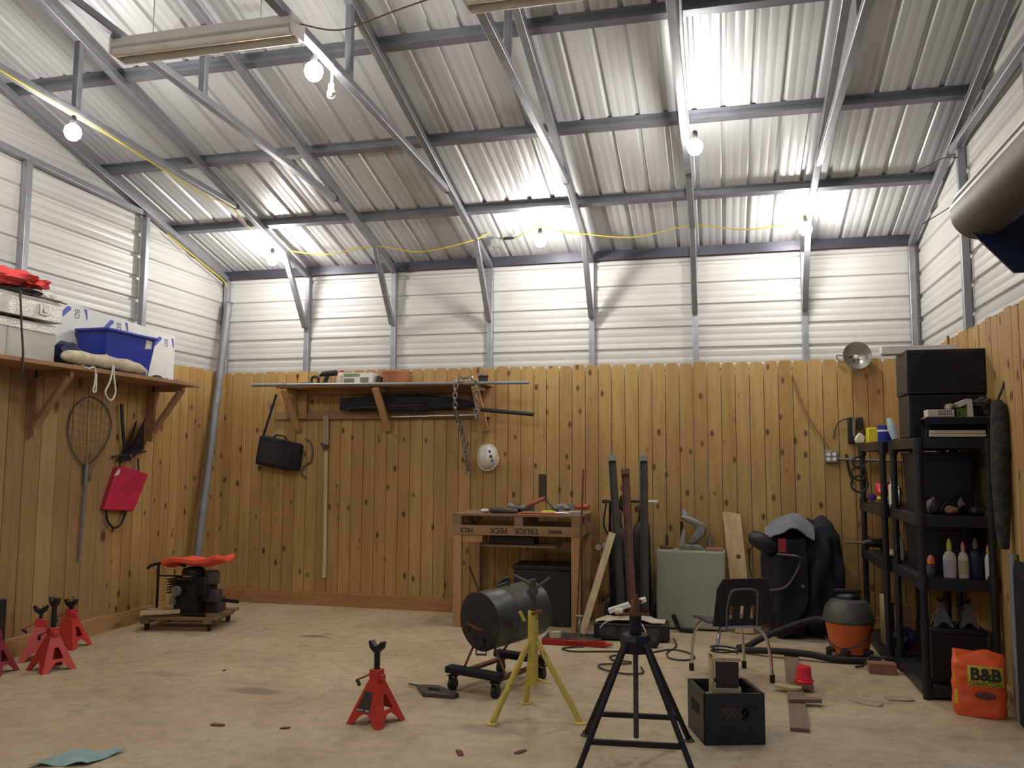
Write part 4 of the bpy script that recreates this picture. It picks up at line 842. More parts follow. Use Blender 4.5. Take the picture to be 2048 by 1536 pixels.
g = G(); g.box(3.72, -.55, .838, .46, .22, .082); g.build('tool_case', M_black, label='flat black tool case on the hung shelf under the workbench', cat='case', bevel=.006)
g = G(); g.beam((3.24, -.5, .55), (3.44, -.42, .02), .022, .022); g.build('thin_stick', M_rust, label='thin dark stick leaning under the left end of the workbench', cat='stick')
t = T('black_chest', 'big black chest standing under the workbench', 'chest', (4.02, -.34, 0))
g = G(); g.box(4.0, -.33, .27, .58, .40, .54); g.build('body', M_black, t, world=True, bevel=.01)
g = G(); g.box(4.0, -.33, .565, .60, .42, .045); g.build('lid', M_black, t, world=True, bevel=.008)
ZW = zt
t = T('belt_sander', 'dark power tool with long orange-brown handle lying on the workbench', 'power tool', (3.85, -.5, ZW))
g = G(); g.blob((3.72, -.52, ZW+.05), (.09, .07, .05), 2, .15, 3); g.box(3.83, -.50, ZW+.05, .16, .06, .06); g.build('motor_body', M_dsteel, t, world=True)
g = G(); g.blob((3.69, -.58, ZW+.065), (.04, .02, .035), 2, .1); g.blob((3.81, -.56, ZW+.055), (.035, .02, .03), 2, .1, seed=4); g.build('pale_badge', M_cast, t, world=True)
g = G(); g.tube([(3.80, -.52, ZW+.05), (3.88, -.50, ZW+.09), (4.02, -.48, ZW+.15)], [.03, .026, .02], 9); g.build('handle', mat('brown_orange_grip', (.33, .10, .04), .6), t, world=True)
g = G(); g.tube([(4.02, -.48, ZW+.145), (4.10, -.52, ZW+.06), (4.14, -.54, ZW+.015)], .006, 5); g.build('cord', M_bcord, t, world=True)
t = T('red_grip_tool', 'grey tool with red-tipped grip at the right end of the workbench', 'power tool', (4.2, -.45, ZW))
g = G(); g.blob((4.17, -.42, ZW+.05), (.10, .07, .05), 2, .2, 3, seed=2); g.box(4.24, -.42, ZW+.06, .14, .05, .05); g.build('body', M_cast, t, world=True)
g = G(); g.tube([(4.28, -.42, ZW+.06), (4.44, -.40, ZW+.065)], [.02, .03], 9); g.build('grip', M_redd, t, world=True)
g = G(); g.tube([(3.50, -.68, ZW+.035), (3.52, -.68, ZW+.035), (3.68, -.67, ZW+.03), (3.78, -.66, ZW+.024)], [.022, .034, .032, .02], 10); g.build('black_torch', M_dsteel, label='short dark cylindrical tool at the front left of the workbench top', cat='torch')
g = G(); g.blob((3.44, -.64, ZW+.022), (.05, .035, .022), 2, .2, 3); g.build('white_rag', M_paper, label='small crumpled white rag on the workbench top', cat='rag')
g = G(); g.tube([(3.80, -.72, ZW+.010), (4.0, -.72, ZW+.012), (4.2, -.71, ZW+.010)], .008, 6); g.build('red_handle_rod', M_redd, label='thin reddish rod along the front edge of the workbench top', cat='rod')
t = T('screwdriver', 'yellow-handled screwdriver on the workbench top', 'screwdriver', (4.10, -.66, ZW))
g = G(); g.tube([(4.02, -.67, ZW+.02), (4.04, -.67, ZW+.02), (4.14, -.66, ZW+.02), (4.16, -.66, ZW+.02)], [.010, .019, .019, .012], 8); g.build('handle', mat('bright_yellow_grip', (.65, .60, .03), .35), t, world=True)
g = G(); g.tube([(4.16, -.66, ZW+.02), (4.30, -.64, ZW+.012)], .005, 6); g.build('shank', M_steel, t, world=True)
g = G(); g.beam((4.18, -.60, ZW+.016), (4.42, -.58, ZW+.016), .05, .03); g.build('steel_wrench', M_steel, label='bright steel wrench at the right front of the workbench top', cat='wrench', bevel=.004)
g = G(); g.tube([(4.47, -.86, 1.54), (4.45, -.855, 1.1), (4.40, -.86, .02)], .010, 7); g.build('rebar_rod', M_rust, label='thin rusty rod standing against the right front of the workbench', cat='rod')
g = G(); g.k = .5; g.beam((4.71, -.60, .93), (4.465, -.95, .03), .065, .02, (0, 1, 0)); g.build('pale_lath', M_pale, label='pale narrow lath leaning right of the workbench', cat='lath')
# ------------------------------------------------------------ torch cart and steel channels
t = T('torch_cart', 'dark welding torch cart with handlebar and two gas bottles against the back wall', 'cart', (4.85, -.28, 0))
g = G(); g.tube([(4.58, -.36, 1.22), (4.64, -.36, 1.22)], .018, 8); g.tube([(4.64, -.36, 1.22), (4.98, -.36, 1.225)], .012, 8); g.build('handlebar', M_blackm, t, world=True)
g = G(); g.tube([(4.98, -.36, 1.225), (5.13, -.36, 1.225)], .013, 8); g.build('white_handle', M_white, t, world=True)
for x in (4.66, 5.02): g = G(); g.tube([(x, -.36, 1.21), (x-.01 if x < 4.8 else x, -.34, .7), (x, -.30, .06)], .014, 8); g.build('frame_tube', M_blackm, t, world=True)
for x, h in ((4.735, .95), (4.945, 1.02)):
    g = G(); g.lathe([(.09, 0), (.095, .02), (.095, h-.2), (.07, h-.1), (.03, h-.05), (.025, h), (.0001, h+.01)], 18, TR(x, -.20, .045)); b = g.build('gas_bottle', mat('dark_bottle_paint', (.03, .025, .03), .5), t, world=True)
    g = G(); g.box(x, -.20, h+.085, .04, .04, .07); g.cyl((x, -.20, h+.13), (x, -.24, h+.14), .03, 10); g.build('valve', M_dsteel, b, world=True)
g = G(); g.box(4.84, -.22, .03, .44, .26, .02); g.box(4.84, -.34, .55, .40, .01, .04); g.build('tray', M_blackm, t, world=True)
for x in (4.60, 5.08): g = G(); g.cyl((x-.02, -.16, .10), (x+.02, -.16, .10), .10, 18); g.build('wheel', M_rubber, t, world=True)
for x, z in ((4.543, .77), (4.612, .79)):
    g = G(); g.cyl((x, -.37, z), (x, -.40, z), .036, 16); ga = g.build('gauge', M_dsteel, t, world=True)
    g = G(); g.cyl((x, -.40, z), (x, -.403, z), .031, 16); g.build('dial', mat('gauge_face', (.5, .45, .38), .4), ga, world=True)
g = G(); g.tube([(4.54, -.37, .76), (4.60, -.36, .72), (4.70, -.30, .95)], .012, 7); g.tube([(4.61, -.37, .78), (4.66, -.34, .80)], .010, 7); g.build('regulator', M_dsteel, t, world=True)
g = G(); g.tube(smooth([(4.62, -.37, 1.20), (4.60, -.40, 1.0), (4.66, -.40, .86), (4.74, -.38, .70), (4.72, -.38, .45), (4.60, -.36, .25)]), .010, 6); g.tube(smooth([(5.03, -.30, 1.0), (5.05, -.36, .6), (5.06, -.34, .3), (5.08, -.30, .12)]), .010, 6); g.build('hose', M_rubber, t, world=True)
g = G(); g.cyl((4.80, -.37, 1.24), (4.80, -.40, 1.25), .045, 14); g.blob((4.80, -.35, 1.18), (.07, .05, .07), 2, .2, 3); g.build('hose_coil', M_black, t, world=True)
def channel(p0, p1, wd, label, m, cap):
    t = T('steel_channel', label, 'steel channel', (p1[0], p1[1], 0), group='steel channels leaning by the cart')
    a, b = Vector(p0), Vector(p1); n = (b-a).cross(V(1, 0, 0)).normalized()
    g = G(); g.beam(a, b, .006, wd, (1, 0, 0))
    for s in (-1, 1): q = V(s*wd/2, 0, 0)+n*.014*(1 if n.y < 0 else -1); g.beam(a+q, b+q, .034, .005, (1, 0, 0))
    g.build('web', m, t, world=True)
    g = G(); q = n*(.02 if n.y < 0 else -.02); g.beam(a+q, a+q+(b-a).normalized()*.055, .035, wd+.008, (1, 0, 0)); g.build('end_cap', cap, t, world=True)
mg = mat('dark_channel_paint', (.07, .06, .045), .6, .2, .25)
channel((4.692, -.44, 1.675), (4.81, -.64, .01), .068, 'dark steel channel leaning left of the rusty one', mg, M_cast)
channel((5.004, -.44, 1.675), (5.02, -.64, .01), .068, 'dark steel channel leaning right of the rusty one, nearest the grey-green cabinet', mg, M_cast)
channel((4.826, -.48, 1.545), (4.915, -.70, .01), .075, 'rusty pink-brown steel channel leaning between the two dark ones', mat('pink_rust', (.16, .075, .06), .75, .2, .25), M_rust)
# ------------------------------------------------------------ low clutter by the bench
t = T('battery_charger_box', 'low black box with vented side on the floor behind the black stand', 'box', (4.92, -.90, 0), 4)
g = G(); g.box(0, 0, .085, .68, .26, .14); g.build('body', M_black, t, bevel=.008)
for k in range(3): g = G(); g.box(-.22+k*.20, -.132, .085, .14, .006, .075); g.build('vent_panel', M_dash, t)
for x in (-.28, .28): g = G(); g.cyl((x, -.08, .0075), (x, -.08, .0155), .03, 10); g.build('foot', M_rubber, t)
g = G(); g.grid(lambda u, v: (4.60+.62*u, -1.03+.20*v+.03*u, .166+.035*math.sin(u*3.14)+.008*math.sin(u*21+v*5)), 16, 6, .010); g.build('white_sack', M_cream, label='flat white sack draped over the low black box', cat='sack')
g = G(); g.beam((4.71, -.93, .245), (4.98, -.88, .335), .05, .05); g.beam((4.98, -.88, .335), (5.05, -.87, .36), .06, .045); g.build('white_tube', M_white, label='short white tube lying at a slant on the white sack', cat='tube', bevel=.01)
g = G(); g.tube([(4.78, -1.0, .26), (4.85, -1.0, .262)], .028, 10); g.build('tape_roll', M_cream, label='cream roll of tape on the white sack', cat='tape')
g = G(); g.tube(smooth([(4.65, -1.07, .12), (4.70, -1.09, .17), (4.78, -1.10, .20), (4.98, -1.10, .20), (5.05, -1.11, .14), (5.06, -1.12, .07), (5.0, -1.14, .02)]), .006, 6); g.build('white_cable', M_cream, label='white cable arched over the front of the low black box', cat='cable')
for i, (pts, lb) in enumerate([
    ([(5.0, -1.45, .008), (4.72, -1.52, .008), (4.50, -1.58, .008), (4.38, -1.50, .008), (4.48, -1.40, .008), (4.55, -1.38, .008)], 'black cable looping on the floor in front of the red steel bar'),
    ([(4.86, -1.62, .008), (4.82, -1.70, .008), (4.87, -1.82, .008), (5.0, -1.84, .010), (4.98, -1.92, .012), (4.78, -2.0, .012), (4.82, -2.14, .012), (5.0, -2.24, .012), (5.13, -2.18, .012), (5.10, -2.0, .012)], 'black cable coiled on the floor behind the legs of the black stand'),
    ([(5.30, -.95, .03), (5.33, -1.15, .008), (5.27, -1.42, .008), (5.30, -1.62, .008), (5.42, -1.66, .008), (5.50, -1.54, .008), (5.42, -1.35, .008), (5.28, -1.30, .008), (5.12, -1.48, .008)], 'black cable looping on the floor in front of the grey-green cabinet')]):
    cord(pts, .007, M_bcord, lb, 'cable', 'floor_cable')
t = T('steel_bar', 'glossy red steel bar lying on the floor right of the barrel', 'bar', (4.48, -1.33, 0))
g = G(); g.beam((4.17, -1.33, .026), (4.73, -1.32, .026), .05, .05); g.build('bar', mat('gloss_red', (.35, .02, .01), .2, .3), t, world=True, bevel=.006)
g = G(); g.tube([(4.73, -1.32, .026), (4.80, -1.32, .026)], [.025, .006], 8); g.build('tip', M_redd, t, world=True)
g = G(); g.blob((5.14, -1.22, .045), (.05, .05, .045), 2, .05); g.build('rubber_ball', M_rubber, label='small dark round lump on the floor below the low black box', cat='ball')
t = T('chrome_fitting', 'chrome tap-like fitting upright on a dark board by the workbench leg', 'fitting', (4.46, -1.06, .02))
g = G(); g.lathe([(.02, 0), (.012, .03), (.012, .10), (.02, .12), (.02, .14), (.008, .16), (.008, .2)], 10, TR(4.46, -1.06, .02)); g.tube([(4.43, -1.06, .21), (4.49, -1.06, .21)], .008, 6); g.build('body', M_chr, t, world=True)
g = G(); g.box(4.40, -1.05, .01, .52, .34, .02); g.build('dark_board', M_dsteel, label='dark steel sheet on the floor below the workbench front', cat='board')
g = G(); g.prism([(0, 0), (.09, .02), (.10, .07), (.03, .10)], .05, TR(4.20, -1.16, .021)); g.build('paper_scrap', mat('yellow_paper', (.55, .50, .32), .8), label='crumpled yellowish paper scrap right of the barrel', cat='paper')
# ------------------------------------------------------------ grey-green cabinet
t = T('metal_cabinet', 'grey-green metal cabinet standing at the back wall', 'cabinet', (5.435, -.2, 0))
g = G(); g.box(5.435, -.215, .385, .655, .30, .74); g.build('body', M_cab, t, world=True, bevel=.004)
g = G(); g.box(5.435, -.3685, .385, .635, .012, .72); g.build('front_panel', M_cab, t, world=True, bevel=.004)
for x in (5.13, 5.74): g = G(); g.box(x, -.34, .0075, .04, .04, .015); g.build('foot', M_dsteel, t, world=True)
ZC = .756
t = T('cast_machine', 'grey cast machine part with hooded top on the metal cabinet', 'machine part', (5.47, -.2, ZC))
g = G(); g.prism([(5.33, ZC), (5.33, ZC+.035), (5.36, ZC+.05), (5.52, ZC+.05), (5.56, ZC+.02), (5.56, ZC)], .16, axis(V(0, -.11, 0), (1, 0, 0), (0, 0, 1), (0, -1, 0))); g.build('base', M_cast, t, world=True, bevel=.006)
g = G(); g.prism([(5.40, ZC+.05), (5.47, ZC+.05), (5.58, ZC+.14), (5.60, ZC+.22), (5.57, ZC+.26), (5.44, ZC+.32), (5.36, ZC+.34), (5.33, ZC+.31), (5.41, ZC+.26), (5.50, ZC+.22), (5.46, ZC+.14)], .10, axis(V(0, -.14, 0), (1, 0, 0), (0, 0, 1), (0, -1, 0))); g.build('arm', M_cast, t, world=True, bevel=.02)
g = G(); g.tube([(5.39, -.19, ZC+.31), (5.375, -.19, ZC+.36), (5.37, -.19, ZC+.385)], [.045, .03, .012], 10); g.build('top_knob', M_cast, t, world=True)
g = G(); g.box(5.35, -.19, ZC+.16, .03, .05, .22); g.build('dark_column', M_blackm, t, world=True)
g = G(); g.prism([(5.30, ZC+.02), (5.35, ZC+.02), (5.37, ZC+.18), (5.34, ZC+.2)], .004, axis(V(.02, -.23, 0), (1, 0, 0), (0, 0, 1), (0, -1, 0))); g.build('bright_plate', M_alum, t, world=True)
t = T('bolt_bracket', 'rusty bracket with upright bolt at the left end of the metal cabinet', 'bracket', (5.2, -.2, ZC))
g = G(); g.box(5.20, -.2, ZC+.015, .13, .10, .03); g.build('plate', M_rust, t, world=True, bevel=.006)
g = G(); g.cyl((5.205, -.2, ZC+.03), (5.205, -.2, ZC+.135), .014, 8); g.build('bolt', M_dsteel, t, world=True)
g = G(); g.box(5.66, -.24, ZC+.012, .16, .16, .024); g.k = .6; g.build('brown_slab', M_brick, label='brown slab at the right end of the metal cabinet', cat='slab', bevel=.003)
g = G(); g.lathe([(.025, 0), (.028, .01), (.028, .10), (.02, .12)], 12, TR(5.62, -.14, ZC+.0)); g.build('grey_can', M_cast, label='small pale grey can behind the brown slab on the cabinet', cat='can')
t = T('pine_board', 'pale pine board with a knot leaning right of the metal cabinet', 'board', (5.9, -.3, 0))
g = G(); g.k = .1; g.prism([(-.085, 0), (.085, 0), (.085, 1.14), (-.068, 1.165), (-.085, 1.15)], .022, axis(V(5.93, -.40, .005), (1, .02, 0), (-.085, .27, .96), (.02, -1, .28))); g.build('board', wood('pale_pine_board', (.56, .40, .22), (.56, .40, .22), 'z', knots=False), t, world=True, bevel=.002)
g = G(); Mb = axis(V(5.93, -.40, .005), (1, .02, 0), (-.085, .27, .96), (.02, -1, .28)); g.lathe([(.0001, .0015), (.022, .001), (.024, 0)], 14, Mb @ TR(.02, .72, .0235)); g.build('knot', mat('dark_knot', (.12, .05, .02), .7), t, world=True)
g = G(); g.tube([(5.27, -.47, .16), (5.33, -.48, .02)], [.022, .02], 8); g.beam((5.33, -.48, .02), (5.47, -.50, .02), .03, .03); g.build('black_pry_bar', M_blackm, label='short black bent bar against the foot of the metal cabinet', cat='bar')
# ------------------------------------------------------------ dark gear heap
t = T('gear_heap', 'tall heap of black jackets and bags against the back wall beside the shop vacuum', 'heap', (6.45, -.35, 0))
g = G(); g.blob((6.33, -.40, .50), (.23, .24, .50), 4, .13, 2.3, flat=None, power=.75); g.build('black_jacket', M_bcloth, t, world=True, smooth=50)
g = G(); g.blob((6.62, -.36, .53), (.20, .24, .53), 4, .14, 2.6, power=.8, seed=5); g.build('navy_jacket', mat('navy_black_cloth', (.009, .009, .018), .9, 0, .3, 14, bump=.4), t, world=True, smooth=50)
g = G(); g.tube(smooth([(6.22, -.68, .78), (6.40, -.72, .77), (6.42, -.70, .70), (6.30, -.70, .50), (6.14, -.66, .45)]), .010, 6); g.build('wire_frame', M_dsteel, t, world=True)
g = G(); g.tube([(6.44, -.66, .50), (6.45, -.675, .50)], .016, 8); g.build('snap_button', M_steel, t, world=True)
t = T('welding_helmet', 'black welding helmet with red panel hooked on the black jacket heap', 'helmet', (6.16, -.5, .72))
g = G(); g.lathe([(.02, .16), (.09, .14), (.125, .08), (.13, 0), (.11, -.08), (.07, -.12)], 20, TR(6.115, -.60, .87) @ RY(-60) @ Matrix.Diagonal((.62, .7, .95, 1))); g.build('shell', M_black, t, world=True, smooth=50)
g = G(); g.box(6.27, -.665, .86, .07, .02, .12); g.build('red_panel', mat('dull_red', (.30, .02, .025), .6), t, world=True)
g = G(); g.tube(smooth([(6.03, -.62, .86), (5.99, -.62, .80), (5.98, -.6, .65), (6.03, -.6, .50), (6.12, -.60, .42)]), .006, 6); g.build('headband_strap', M_rubber, t, world=True)
def gc(u, v):
    x = 6.12+.44*u; y = -.62+.42*v
    dr = max(0, .35-v)**1.2; return (x+.03*v, y-.02*dr, 1.055+.07*math.sin(u*2.6+.3)*1-.16*max(0, .5-u)-.40*dr-.05*max(0, u-.75)*4+.012*math.sin(u*13+v*6))
g = G(); g.grid(gc, 18, 14, .014); g.build('grey_cloth', M_gcloth, label='grey cloth draped over the top of the black jacket heap', cat='cloth', smooth=60)
# ------------------------------------------------------------ shop vacuum
t = T('shop_vacuum', 'orange shop vacuum with dark domed lid and black casters', 'vacuum', (6.765, -1.10, 0))
Mv = TR(6.765, -1.10, 0)
g = G(); g.lathe([(.145, .035), (.15, .05), (.195, .29), (.20, .30)], 28, Mv); g.build('tank', M_orange, t, world=True)
g = G(); g.lathe([(.208, .285), (.215, .30), (.210, .325), (.19, .40), (.15, .455), (.10, .475), (.0001, .48)], 28, Mv); hd = g.build('lid', mat('grey_vac_lid', (.07, .068, .055), .45), t, world=True)
g = G(); g.lathe([(.105, .46), (.10, .50), (.08, .515), (.0001, .52)], 20, Mv); g.box(6.765, -1.10, .535, .22, .04, .03); g.build('motor_cap', M_black, hd, world=True, bevel=.006)
g = G(); g.tube(smooth([(6.565, -1.17, .16), (6.645, -1.29, .10), (6.765, -1.32, .115), (6.885, -1.29, .20), (6.955, -1.16, .29)]), .006, 6); g.build('bail_handle', M_bcord, t, world=True)
for a in (200, 250, 320, 60, 130):
    x, y = 6.765+.185*math.cos(R(a)), -1.10+.185*math.sin(R(a))
    g = G(); g.cyl((x-.02, y, .032), (x+.02, y, .032), .032, 12); g.blob((x-.02*math.cos(R(a)), y-.02*math.sin(R(a)), .06), (.045, .045, .022), 2, .02); g.build('caster', M_rubber, t, world=True)
g = G(); g.tube(smooth([(6.575, -1.02, .27), (6.50, -.98, .265), (6.30, -1.0, .20), (6.08, -1.06, .11), (5.93, -1.12, .035), (5.86, -1.17, .03), (5.93, -1.25, .03), (6.15, -1.33, .052), (6.40, -1.38, .052), (6.6, -1.41, .03), (6.80, -1.40, .03), (6.96, -1.37, .03)], 8), .027, 12); g.build('hose', M_rubber, t, world=True)
# things beside the vacuum
t = T('board_bundle', 'bundle of short boards standing upright right of the shop vacuum', 'boards', (7.09, -1.0, 0))
for k, (x, z1_, kk) in enumerate(((7.045, .50, .1), (7.085, .51, .5))):
    g = G(); g.k = kk; g.beam((x+.01, -1.00, .098), (x+.01, -1.00, z1_), .028, .14, (0, 1, 0)); g.build('board', M_pale, t, world=True, bevel=.002)
g = G(); g.box(7.19, -1.00, .263, .12, .13, .33); g.build('brown_block', M_brick, t, world=True, bevel=.003)
g = G(); g.blob((7.18, -1.20, .195), (.09, .085, .085), 3, .15, 2.2, seed=9); g.build('dark_cloth_bag', M_dblue, label='dark bag slumped on the bottom shelf beside the upright boards', cat='bag')
g = G(); g.box(6.92, -1.66, .04, .20, .11, .08); g.build('wood_block', M_brick, label='brown wooden block on the floor in front of the shelf', cat='block', bevel=.004)
g = G(); g.tube([(6.74, -1.56, .012), (6.80, -1.55, .02), (6.86, -1.56, .10), (7.02, -1.60, .105), (7.06, -1.66, .02)], .010, 6); g.build('jack_lever', M_blackm, label='bent black lever resting over the brown wooden block', cat='lever')
# ------------------------------------------------------------ black shelving units
def shelving(loc, ly, label):
    t = T('shelving_unit', label, 'shelving', loc, group='black shelving units on the right wall')
    lx = .445
    for x in (0, lx):
        for y in (0, ly):
            g = G(); g.tube([(x, y, 0), (x, y, .10), (x, y, 1.787)], [.030, .026, .026], 10)
            for z in (.10, .80, 1.24, 1.745): g.tube([(x, y, z-.06), (x, y, z+.045)], .037, 10)
            g.build('post', M_black, t)
    for z in (.10, .82, 1.255, 1.80):
        g = G(); g.box(lx/2, ly/2, z-.012, lx+.02, ly+.02, .016)
        for x in (-.012, lx+.012): g.box(x, ly/2, z-.0425, .016, ly+.03, .075)
        for y in (-.012, ly+.012): g.box(lx/2, y, z-.0425, lx+.03, .016, .075)
        for k in range(8): g.box(lx/2, ly*(k+.5)/8, z-.03, lx, .008, .03)
        g.build('shelf', M_black, t, bevel=.002)
    return t
shelving((7.09, -2.36, 0), .88, 'black plastic shelving unit nearest the viewer, holding the bottles')
shelving((7.03, -1.36, 0), 1.02, 'black plastic shelving unit in the back right corner')
def shelf_z(k): return [.099, .819, 1.254, 1.799][k]
Z3, Z2, Z1 = shelf_z(3), shelf_z(2), shelf_z(1)
t = T('speaker_box', 'large black box at the top of the shelving, upper of two', 'box', (7.32, -2.05, 2.115), group=None)
g = G(); g.box(7.325, -2.05, 2.2765, .53, .38, .32); g.build('cabinet', M_black, t, world=True, bevel=.006)
g = G(); g.box(7.325, -2.243, 2.2765, .50, .006, .28); g.build('front_cloth', M_bcloth, t, world=True, bevel=.002)
t = T('speaker_box', 'black box standing on the top shelf under the larger black box', 'box', (7.32, -2.05, 1.80))
g = G(); g.box(7.33, -2.03, 1.957, .52, .36, .312); g.build('cabinet', M_black, t, world=True, bevel=.006)
g = G(); g.box(7.33, -2.213, 1.957, .49, .006, .27); g.build('front_cloth', M_bcloth, t, world=True, bevel=.002)
t = T('light_fixture', 'white boxed light fixture lying across the top black box', 'light fixture', (7.2, -1.90, 2.44))
g = G(); g.box(7.20, -1.95, 2.472, .52, .10, .055); g.build('housing', M_white, t, world=True, bevel=.003)
g = G(); g.box(7.20, -1.95, 2.441, .50, .12, .008); g.build('lens', M_cream, t, world=True)
t = T('metal_tray', 'thin-legged black tray above the near end of the top shelf', 'tray', (7.35, -2.33, 1.80))
g = G(); g.box(7.35, -2.335, 1.925, .44, .20, .012); g.box(7.35, -2.44, 1.91, .445, .012, .05); g.build('tray', M_blackm, t, world=True, bevel=.002)
for x in (7.15, 7.555):
    for y in (-2.38, -2.26): g = G(); g.box(x, y, 1.858, .02, .015, .118); g.build('leg', M_blackm, t, world=True)
g = G(); g.box(7.34, -2.34, 1.935, .40, .17, .006); g.build('cardboard_flat', mat('tan_cardboard', (.42, .27, .18), .8), label='flat tan cardboard lying on the black tray', cat='cardboard')
t = T('striped_box', 'small white box with rows of print on the black tray', 'box', (7.24, -2.37, 1.94))
g = G(); g.box(7.235, -2.36, 1.965, .17, .12, .05); g.build('box', M_paper, t, world=True, bevel=.002)
for r_ in range(2):
    for k in range(8): g = G(); g.box(7.22+k*.0115, -2.4205, 1.958+r_*.019, .006, .001, .014); g.build('printed_bar', M_kprint, t, world=True)
t = T('paper_bag', 'white folded paper bag on the black tray', 'paper bag', (7.36, -2.34, 1.94))
g = G(); g.prism([(7.33, 2.03), (7.41, 2.065), (7.44, 2.06), (7.445, 1.94), (7.41, 1.94), (7.41, 2.03), (7.36, 2.005)], .10, axis(V(0, -2.30, 0), (1, 0, 0), (0, 0, 1), (0, -1, 0))); g.build('bag', M_paper, t, world=True)
g = G(); g.box(7.385, -2.34, 1.97, .04, .08, .06); g.build('green_panel', mat('green_print2', (.12, .16, .03), .6), t, world=True)
g = G(); g.blob((7.30, -2.37, 2.015), (.035, .03, .025), 2, .1); g.build('glass_ball', M_chr, label='small shiny ball on the white printed box', cat='ball')
for k, (z, w_, c, lb) in enumerate(((Z3+.012, .36, M_paper, 'lower white magazine under the black tray on the top shelf'), (Z3+.036, .35, M_cream, 'cream magazine lying on the lower white one under the tray'))):
    g = G(); g.box(7.34, -2.34, z, w_, .13, .022); g.build('magazine', c, label=lb, cat='magazine', group='magazines under the tray', bevel=.003)
g = G(); g.blob((7.53, -2.34, 2.03), (.055, .09, .045), 3, .3, 2.5); g.tube([(7.53, -2.40, 1.95), (7.54, -2.36, 2.01)], .02, 8); g.build('camouflage_hat', M_camo, label='camouflage hat hanging at the right end of the black tray', cat='hat')
# top shelf of the far unit
t = T('cleaning_tub', 'bright yellow plastic tub on the top shelf in the corner', 'tub', (7.14, -.45, Z3))
g = G(); g.box(7.13, -.45, Z3+.07, .14, .14, .14); g.build('tub', mat('yellow_tub', (.72, .60, .02), .4), t, world=True, bevel=.008)
g = G(); g.box(7.13, -.525, Z3+.04, .10, .002, .05); g.build('label_panel', M_ylab, t, world=True)
t = T('blue_tub', 'dark blue round tub with a white band beside the yellow tub', 'tub', (7.2, -.72, Z3))
g = G(); g.lathe([(.06, 0), (.065, .01), (.065, .12), (.068, .122), (.068, .15), (.0001, .155)], 16, TR(7.17, -.72, Z3)); g.build('tub', M_blue, t, world=True)
g = G(); g.lathe([(.0665, .095), (.0665, .112)], 16, TR(7.17, -.72, Z3)); g.build('white_band', M_white, t, world=True)
g = G(); g.prism([(-.05, .0), (.02, .0), (.03, .06), (-.02, .10), (-.06, .04)], .08, axis(V(7.03, -.28, Z3+.002), (1, 0, 0), (0, 0, 1), (0, -1, 0))); g.build('white_rag', M_paper, label='white rag hanging at the left end of the corner top shelf', cat='rag', bevel=.01)
g = G(); g.tube([(7.20, -1.0, Z3+.02), (7.18, -.98, Z3+.12), (7.16, -.95, Z3+.20)], [.03, .04, .02], 10); g.build('blue_bottle', mat('pale_blue_plastic', (.35, .45, .55), .4), label='pale blue bottle behind the blue tub', cat='bottle')
g = G(); g.beam((7.05, -.20, Z3+.02), (7.22, -.22, Z3+.18), .05, .03); g.beam((7.15, -.24, Z3+.14), (7.28, -.26, Z3+.02), .04, .02); g.build('leather_holster', M_brick, label='brown leather strap piece behind the yellow tub', cat='strap')
t = T('wall_clamp', 'black and silver clamp hanging on the pickets left of the corner shelf', 'clamp', (6.99, -.06, 1.78))
g = G(); g.box(6.98, -.05, 1.93, .06, .05, .26); g.box(7.06, -.05, 2.0, .06, .04, .12); g.build('body', M_black, t, world=True, bevel=.008)
g = G(); g.box(7.0, -.085, 1.96, .02, .01, .18); g.build('silver_screw', M_steel, t, world=True)
t = T('clamp_lamp', 'aluminium clamp lamp reflector standing on the picket tops near the right corner', 'clamp lamp', (7.05, -.12, 2.5))
Ml = axis(V(7.045, -.13, 2.655), (1, .1, 0), (0, .1, 1), (.1, -1, .12))
g = G(); g.lathe([(.03, -.09), (.05, -.085), (.09, -.05), (.12, -.01), (.135, .015), (.137, .012), (.122, -.014), (.09, -.056), (.05, -.09), (.03, -.095)], 28, Ml); g.build('reflector', mat('spun_aluminium', (.45, .44, .42), .35, .9), t, world=True, smooth=50)
g = G(); g.lathe([(.0001, -.03), (.018, -.035), (.022, -.06), (.02, -.09), (.022, -.13)], 14, Ml); g.build('socket', M_cream, t, world=True)
g = G(); g.tube(smooth([(6.93, -.09, 2.66), (6.87, -.06, 2.67), (6.88, -.05, 2.63), (6.92, -.06, 2.60), (6.96, -.05, 2.64)]), .005, 6); g.tube([(6.96, -.05, 2.64), (7.02, -.05, 2.66), (7.04, -.035, 2.58)], .010, 6); g.build('clamp', M_dsteel, t, world=True)
t = T('cable_coils', 'black cable hanging in round loops from the corner shelf post', 'cable', (7.0, -.38, 1.3))
for z, r_ in ((1.62, .055), (1.52, .065), (1.42, .075)):
    g = G(); g.tube([(6.985+r_*math.cos(k*.52), -.42, z+r_*math.sin(k*.52)) for k in range(12)], .010, 6, True); g.build('loop', M_bcord, t, world=True)
cord([(6.93, -.032, 1.70), (6.95, -.032, 1.55), (6.985, -.032, 1.42)], .012, M_rubber, 'short black hose hanging beside the cable loops', 'hose', 'hose_end')
